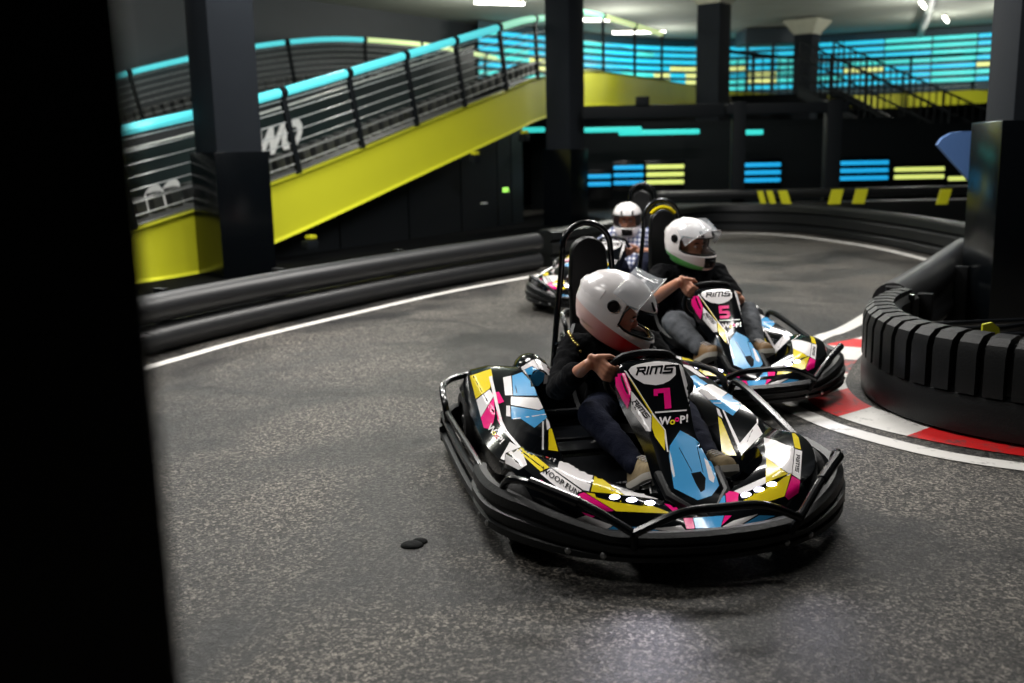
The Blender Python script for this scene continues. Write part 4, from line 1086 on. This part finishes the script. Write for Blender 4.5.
# wall under the ramp
M_WALLD = mat('dark_wall_panel', (17, 20, 23), .5, spec=.25, noise=.15, nscale=4)
wl = offset(npth[4:5 * 8 + 3], .35)
ew = NB()
for i in range(0, len(wl) - 3, 4):
    a, b_ = wl[i], wl[min(i + 4, len(wl) - 1)]; za, zb = max(a.z - .2, .1), max(b_.z - .2, .1)
    d = (b_ - a).normalized() * .015
    quad(ew, [(a.x + d.x, a.y + d.y, 0), (b_.x - d.x, b_.y - d.y, 0), (b_.x - d.x, b_.y - d.y, zb), (a.x + d.x, a.y + d.y, za)])
    s = V((d.y, -d.x, 0)).normalized() * .03
    quad(ew, [(a.x - s.x, a.y - s.y, 0), (b_.x - s.x, b_.y - s.y, 0), (b_.x - s.x, b_.y - s.y, zb), (a.x - s.x, a.y - s.y, za)], 1)
struct('wall_ramp', ew, [M_WALLD, M_CLAD], 0)
def wall(name, pts, z0, z1, m):
    bm = NB()
    for (x0, y0), (x1, y1) in zip(pts, pts[1:]): quad(bm, [(x0, y0, z0), (x1, y1, z0), (x1, y1, z1), (x0, y0, z1)])
    o = struct(name, bm, m, 0); bake(o, [('SOLIDIFY', dict(thickness=.1))]); return o
M_WALLB = mat('charcoal_wall', (62, 66, 70), .7, noise=.2, nscale=1.5)
M_WALLK = mat('black_back_wall', (7, 14, 17), .6, spec=.2)
wall('wall_left', [(-22, 4), (-14, 15.2), (-4.9, 28.2), (-.2, 34.8), (1.2, 40.5)], 0, 5.4, M_WALLB)
wall('wall_back', [(1.2, 41.5), (26, 41.5)], 0, 5.4, M_WALLK)
wall('wall_right', [(26, 41.5), (26, -4)], 0, 5.4, M_WALLK)
wall('wall_near', [(26, -3.5), (-22, -3.5)], 0, 5.4, M_WALLK)
wall('wall_side', [(-22, -3.5), (-22, 4)], 0, 5.4, M_WALLK)
bm = NB(); box(bm, (2, 18.75, 5.45), (49, 46, .2)); struct('ceiling', bm, mat('grey_green_ceiling', (150, 155, 145), .85, noise=.3, nscale=1.2), 0)
# beams under the ceiling
bm = NB(); tube(bm, [(9.2, 22, 5.1), (12.2, 30, 5.1), (15.5, 39, 5.1)], .12, 10); struct('trim_3', fixn(bm), mat('grey_duct', (120, 125, 120), .5), 35)

# lower level back wall with LED slats
wall('wall_lower', [(.5, 22.9), (3.9, 22.6), (14.5, 22.4)], 0, 1.75, M_WALLK)
wall('wall_lower_back', [(-.5, 24.8), (16, 24.8)], 0, 1.95, M_WALLK)
E_SLATB = led('blue_slat_light', (30, 165, 225), .95); E_SLATY = led('pale_yellow_slat_light', (214, 226, 120), 1.0); E_SLATM = led('green_blue_slat_light', (60, 190, 190), .95)
def slat_panel(x0, x1, zt, rows, m, label, Y=22.2, group='slatted light panels on the lower back wall'):
    e = empty('light_panel', ((x0 + x1) / 2, Y, zt - .5), 0, label, 'light panel', None)
    w = x1 - x0
    bm = NB(); box(bm, (0, .05, .26), (w + .04, .04, .66), bev=.005); obj('frame', bm, M_CLAD, e)
    for k in range(rows):
        bm = NB(); box(bm, (0, 0, .45 - .165 * k), (w, .06, .085), bev=.02); obj('light_bar', bm, m, e)
slat_panel(1.72, 2.24, .80, 2, E_SLATB, 'small blue slatted light panel just right of the middle pillar')
slat_panel(2.30, 2.95, .98, 3, E_SLATB, 'blue slatted light panel directly above the farthest driver')
slat_panel(3.02, 3.84, .98, 3, E_SLATY, 'pale yellow slatted light panel left of the pillar with the pale capital')
slat_panel(5.05, 5.96, .98, 3, E_SLATB, 'blue slatted light panel between the pillar with the pale capital and the steel frame')
slat_panel(6.93, 7.18, .95, 3, E_SLATB, 'narrow blue slatted light panel just right of the steel frame')
slat_panel(7.26, 8.32, .98, 3, E_SLATB, 'wide blue slatted light panel below the staircase')
slat_panel(8.46, 9.55, .82, 2, E_SLATY, 'pale yellow slatted light panel at the right below the staircase foot')
slat_panel(9.65, 10.6, .60, 1, E_SLATY, 'short yellow light slat beside the big right pillar')
E_TEAL = led('turquoise_strip', (60, 215, 205), 1.0)
for k, (x0, x1, z, Y, lb) in enumerate(((1.45, 2.75, 1.73, 21.0, 'turquoise strip light under the deck starting behind the middle pillar'), (2.3, 3.98, 1.66, 21.2, 'turquoise strip light overlapping the first one to its right'), (4.68, 5.25, 1.62, 21.0, 'short turquoise strip light right of the pillar with the pale capital'), (.3, .75, 1.75, 20.6, 'turquoise strip stub left of the middle pillar'))):
    e = empty('strip_light', ((x0 + x1) / 2, Y, z), 0, lb, 'strip light'); bm = NB(); box(bm, (0, 0, 0), (x1 - x0, .1, .10), bev=.03); obj('tube', bm, E_TEAL, e)
    bm = NB(); box(bm, (0, .03, .09), (x1 - x0 + .1, .08, .06)); obj('housing', bm, M_POST, e)
# yellow supports on the barrier behind the far bend
for x, y, w, sk, lb in ((4.20, 16.6, .09, -.07, 'first'), (4.36, 16.6, .10, -.08, 'second'), (4.58, 16.6, .15, -.08, 'third'), (5.36, 16.6, .19, .05, 'fourth'), (5.76, 16.6, .19, .05, 'fifth'), (6.88, 16.0, .17, .06, 'sixth')):
    bm = NB(); h = .24; z = .385
    loft(bm, [[V((-w / 2, q_, 0)), V((w / 2, q_, 0)), V((w / 2 + sk, q_, h)), V((-w / 2 + sk, q_, h))] for q_ in (0, .04)])
    tag(obj('barrier_support', fixn(bm), YB, None, 0, (x, y, z)), f'yellow barrier support, {lb} from the left beyond the far bend', 'support', 'yellow barrier supports beyond the far bend')
bm = NB(); box(bm, (7, 17.2, .20), (9, .3, .40), bev=.05); box(bm, (7, 17.2, .55), (9, .2, .14), bev=.05); tag(obj('rail_barrier', bm, M_PLAST, None), 'low black barrier with rails beyond the far bend, carrying the yellow supports', 'barrier')

# steel frame standing behind the far bend
fr = empty('steel_frame', (3.9, 17.5, 0), 0, 'black steel portal frame of posts and beams in front of the lower back wall', 'frame')
bm = NB(); box(bm, (-1.25, .4, 1.98), (2.7, .22, .22), bev=.01); box(bm, (.9, .1, 1.98), (2.1, .18, .18), bev=.01); obj('beam', bm, M_POST, fr)
for x, w in ((.07, .22), (1.70, .26)):
    bm = NB(); box(bm, (x, .1, 1.05), (w, .22, 2.1), bev=.01); obj('post', bm, M_POST, fr)
bm = NB(); box(bm, (-1.55, .35, 2.15), (.22, .2, .16), bev=.01); obj('junction_box', bm, M_POST, fr)

# staircase
st = empty('staircase', (9.0, 30, 0), 0, 'dark metal staircase descending to the right from the upper deck', 'staircase')
A0, A1 = V((0.0, 0, 2.85)), V((1.75, -6.2, .62)); sd = (A1 - A0)
side = V((sd.y, -sd.x, 0)).normalized() * -.55
for s in (-1, 1):
    bm = NB(); dn = sd.normalized(); sv = side.normalized(); u = sv.cross(dn); box(bm, (A0 + A1) / 2 + side * s, (sd.length, .06, .28), Matrix((dn, sv, u)).transposed()); obj('stringer', fixn(bm), M_POST, st)
    for h in (.5, .95, 1.4):
        bm = NB(); tube(bm, [A0 + side * s + V((0, 0, h)), A1 + side * s + V((0, 0, h))], .028, 8); obj('handrail', fixn(bm), M_WIRE if h < 1 and False else M_POST, st)
    for k in range(0, 25):
        p = A0.lerp(A1, k / 24) + side * s; bm = NB(); tube(bm, [p, p + V((0, 0, 1.4))], .018 if k % 6 else .035, 6); obj('baluster', fixn(bm), M_POST, st)
for k in range(14):
    p = A0.lerp(A1, (k + .5) / 14); bm = NB(); box(bm, p, (.42, 1.05, .05), Matrix.Rotation(math.atan2(sd.y, sd.x), 3, 'Z')); obj('tread', bm, M_POST, st)
ld = empty('landing', (7.6, 31.4, 0), 0, 'dark landing platform with slim railing at the staircase top', 'landing')
bm = NB(); box(bm, (.6, .3, 2.72), (2.9, 1.6, .22)); obj('platform', bm, M_POST, ld)
for k in range(14):
    bm = NB(); x = -1.0 + .25 * k; tube(bm, [(x, -.75, 2.8), (x, -.75, 3.9)], .02, 6); obj('baluster', fixn(bm), M_POST, ld)
for h in (3.1, 3.4, 3.65, 3.9):
    bm = NB(); tube(bm, [(-1.05, -.75, h), (2.3, -.75, h)], .02, 6); obj('rail', fixn(bm), M_POST, ld)
bx = NB(); box(bx, (9.6, 36.8, 5.05), (2.6, 1.6, .5), bev=.02); box(bx, (8.4, 36.1, 4.0), (.10, .1, 1.7)); box(bx, (9.3, 36.1, 4.0), (.10, .1, 1.7)); tag(obj('canopy', bx, mat('blue_grey_cabin', (38, 50, 58), .6), None), 'dark boxy canopy on posts on the upper deck left of the farthest pillar', 'canopy')

# upper LED wall : rows of light slats
lw = smooth_path([(-.85, 32.0, 0), (2.7, 36.2, 0), (5.5, 38.6, 0), (8.3, 39.6, 0), (12.5, 38.4, 0), (17.5, 36.0, 0)], 4)
bmw = NB()
for a, b_ in zip(lw, lw[1:]): quad(bmw, [a + V((0, .25, 3.1)), b_ + V((0, .25, 3.1)), b_ + V((0, .25, 5.3)), a + V((0, .25, 5.3))])
struct('wall_upper', bmw, mat('teal_back_panel', (14, 50, 60), .5), 0)
E_ROW = [led('cyan_row_light', (40, 190, 225), .95), led('turquoise_row_light', (70, 210, 205), .95), led('warm_row_light', (220, 225, 140), 1.0)]
for j, (a, b_) in enumerate(zip(lw, lw[1:])):
    e = empty('light_wall_panel', (a.x, a.y, 3.2), 0, f'stack of cyan light slats on the upper far wall, panel {["first","second","third","fourth","fifth","sixth","seventh","eighth","ninth","tenth","eleventh","twelfth","thirteenth","fourteenth","fifteenth","sixteenth","seventeenth","eighteenth","nineteenth","twentieth"][j]} from the left', 'light panel', 'cyan slat panels on the upper far wall')
    d = b_ - a
    for k in range(7):
        bm = NB(); z = .28 + .245 * k; rr = rnd.random()
        m = E_ROW[2] if (k in (1, 2, 3) and rr > .62 and j not in (0,)) else E_ROW[0 if rr > .25 else 1]
        box(bm, V((0, 0, z)) + d / 2, (d.length * .97, .06, .13), Matrix.Rotation(math.atan2(d.y, d.x), 3, 'Z'), bev=.02); obj('light_bar', bm, m, e)

# blue curved thing beside the right pillar
bm = NB()
loft(bm, [[V((x, y, z)) for x, z in [(-.30, .13), (-.26, .19), (-.18, .235), (-.08, .25), (.1, .25), (.3, .2), (.3, -.3), (.05, -.24), (-.10, -.08)]] for y in (0, .05)])
tag(obj('blue_sign', fixn(bm), mat('dusty_blue', (84, 120, 176), .5), None, 40, (4.33, 9.55, 1.22)), 'dusty blue rounded board beside the big right pillar', 'board')
bm = NB(); tube(bm, [(4.55, 9.63, 0), (4.55, 9.63, 1.2)], .03, 8); tag(obj('sign_post', fixn(bm), M_POST, None), 'black post holding the dusty blue board', 'post')
# small green exit sign, latch and spotlights on the wall below the ramp
def on_wall(px_y, name, sx, sz, m, label, cat, x, z):
    bm = NB(); box(bm, (0, 0, 0), (sx, .04, sz), rz(1.03), bev=.005); tag(obj(name, bm, m, None, 30, (x, px_y, z)), label, cat)
on_wall(15.55, 'exit_sign', .12, .07, led('green_sign_glow', (150, 220, 90), 1.2), 'tiny glowing green exit sign on the dark wall below the ramp', 'sign', -.05, .77)
on_wall(15.0, 'door_handle', .12, .02, M_WIRE, 'small metal handle on the dark wall below the ramp', 'handle', -.37, .60)
for x, y, z, lb in ((-2.68, 13.1, .26, 'spotlight with yellow clamp under the low end of the yellow beam'), (-.62, 16.6, 1.28, 'spotlight with yellow clamp under the upper part of the yellow beam'), (.22, 18.0, 1.62, 'spotlight with yellow clamp right beside the middle pillar')):
    e = empty('spotlight', (x, y, z), 1.03, lb, 'spotlight'); bm = NB(); box(bm, (0, -.08, -.05), (.20, .12, .12), bev=.015); obj('lamp_body', bm, M_POST, e)
    bm = NB(); box(bm, (.05, -.06, .05), (.12, .10, .05), bev=.01); obj('clamp', bm, YB, e)

# ------------------------------------------------------------------ ceiling lights
E_TUBE = mat('white_fluorescent', (255, 255, 255), .4, emis=(255, 250, 240), es=9)
def tube_light(x, y, ang, ln, label):
    e = empty('ceiling_light', (x, y, 5.3), ang, label, 'ceiling light', 'fluorescent ceiling lights')
    bm = NB(); box(bm, (0, 0, 0), (ln, .16, .05), bev=.01); obj('housing', bm, M_CAP, e)
    bm = NB(); tube(bm, [(-ln / 2 + .05, 0, -.05), (ln / 2 - .05, 0, -.05)], .05, 10); obj('lamp', fixn(bm), E_TUBE, e)
K_ = 3.85 / 4.1
tube_light(12.95 * K_, 32.37 * K_, 1.1, 1.5, 'nearest of the three ceiling tube lights at upper right')
tube_light(15.3 * K_, 36.2 * K_, 1.1, 1.5, 'middle one of the three ceiling tube lights at upper right')
tube_light(18.3 * K_, 41.3 * K_, 1.1, 1.5, 'farthest of the three ceiling tube lights at upper right')
tube_light(-.15, 28.2, .35, 1.5, 'ceiling tube light at the top edge left of the middle pillar')
tube_light(2.7, 32.3, .15, 1.4, 'ceiling tube light just right of the middle pillar')
tube_light(4.6, 36.0, .0, 1.9, 'ceiling tube light glimpsed over the pale handrail')

def area(name, loc, size, power, col=(1, 1, 1), rot=(0, 0, 0), sy=None):
    l = bpy.data.lights.new(name, 'AREA'); l.energy = power; l.color = col; l.shape = 'RECTANGLE'; l.size = size; l.size_y = sy or size
    o = bpy.data.objects.new(name, l); link(o); o.location = loc; o.rotation_euler = rot; return o
W_ = (1, .97, .93)
area('ceiling_lamp', (-2.1, 6.6, 5.2), 2.4, 400, W_, sy=.6)
area('ceiling_lamp', (3.3, 6.9, 5.2), 2.4, 260, W_, sy=.8)
area('ceiling_lamp', (2.2, 11.5, 5.2), 2.4, 400, W_, sy=.6)
area('ceiling_lamp', (-3.2, 2.6, 5.2), 2.0, 120, W_, sy=.5)
area('ceiling_lamp', (-2.4, 11.2, 5.2), 2.4, 300, W_, sy=.6)
def point(loc, power, col=(1, .98, .9)):
    l = bpy.data.lights.new('added_fill_glow', 'POINT'); l.energy = power; l.color = col; l.shadow_soft_size = .25
    o = bpy.data.objects.new('added_fill_glow', l); link(o); o.location = loc
for p_, w_ in (((11.8, 29.8, 4.2), 150), ((14.0, 33.4, 4.2), 150), ((15.2, 31.5, 4.3), 120), ((-.3, 27.5, 4.3), 200), ((3.4, 31, 4.2), 200), ((5.5, 36.0, 4.2), 150), ((3.2, 21.5, 4.3), 300), ((-3.6, 20.0, 4.7), 260), ((-6.8, 16.0, 4.7), 200)): point(p_, w_)  # points added to brighten ceiling and beam, some with no tube near them
# kart headlights: soft bluish spill onto the asphalt
for k_, pw in ((kart_main, 1.0), (kart_second, .7)):
    for y in (-.26, .26):
        l = bpy.data.lights.new('headlight_spill', 'SPOT'); l.energy = (9 if y < 0 else 3) * pw; l.color = (.82, .80, 1.0); l.spot_size = 1.5; l.spot_blend = 1; l.shadow_soft_size = .02
        o = bpy.data.objects.new('headlight_spill', l); link(o, k_); o.location = (1.16, y, .24); o.rotation_euler = (0, math.radians(-50), math.radians(-22 if y < 0 else 0))

# ------------------------------------------------------------------ world, colour
w = bpy.data.worlds.new('world'); SC.world = w; w.use_nodes = True
w.node_tree.nodes['Background'].inputs[0].default_value = (.20, .42, .50, 1); w.node_tree.nodes['Background'].inputs[1].default_value = .14
SC.view_settings.view_transform = 'Standard'; SC.view_settings.look = 'None'; SC.view_settings.exposure = 0; SC.view_settings.gamma = 1
SC.view_settings.use_curve_mapping = False
SC.cycles.use_denoising = True
SC.cycles.max_bounces = 6
SC.cycles.sample_clamp_indirect = 6
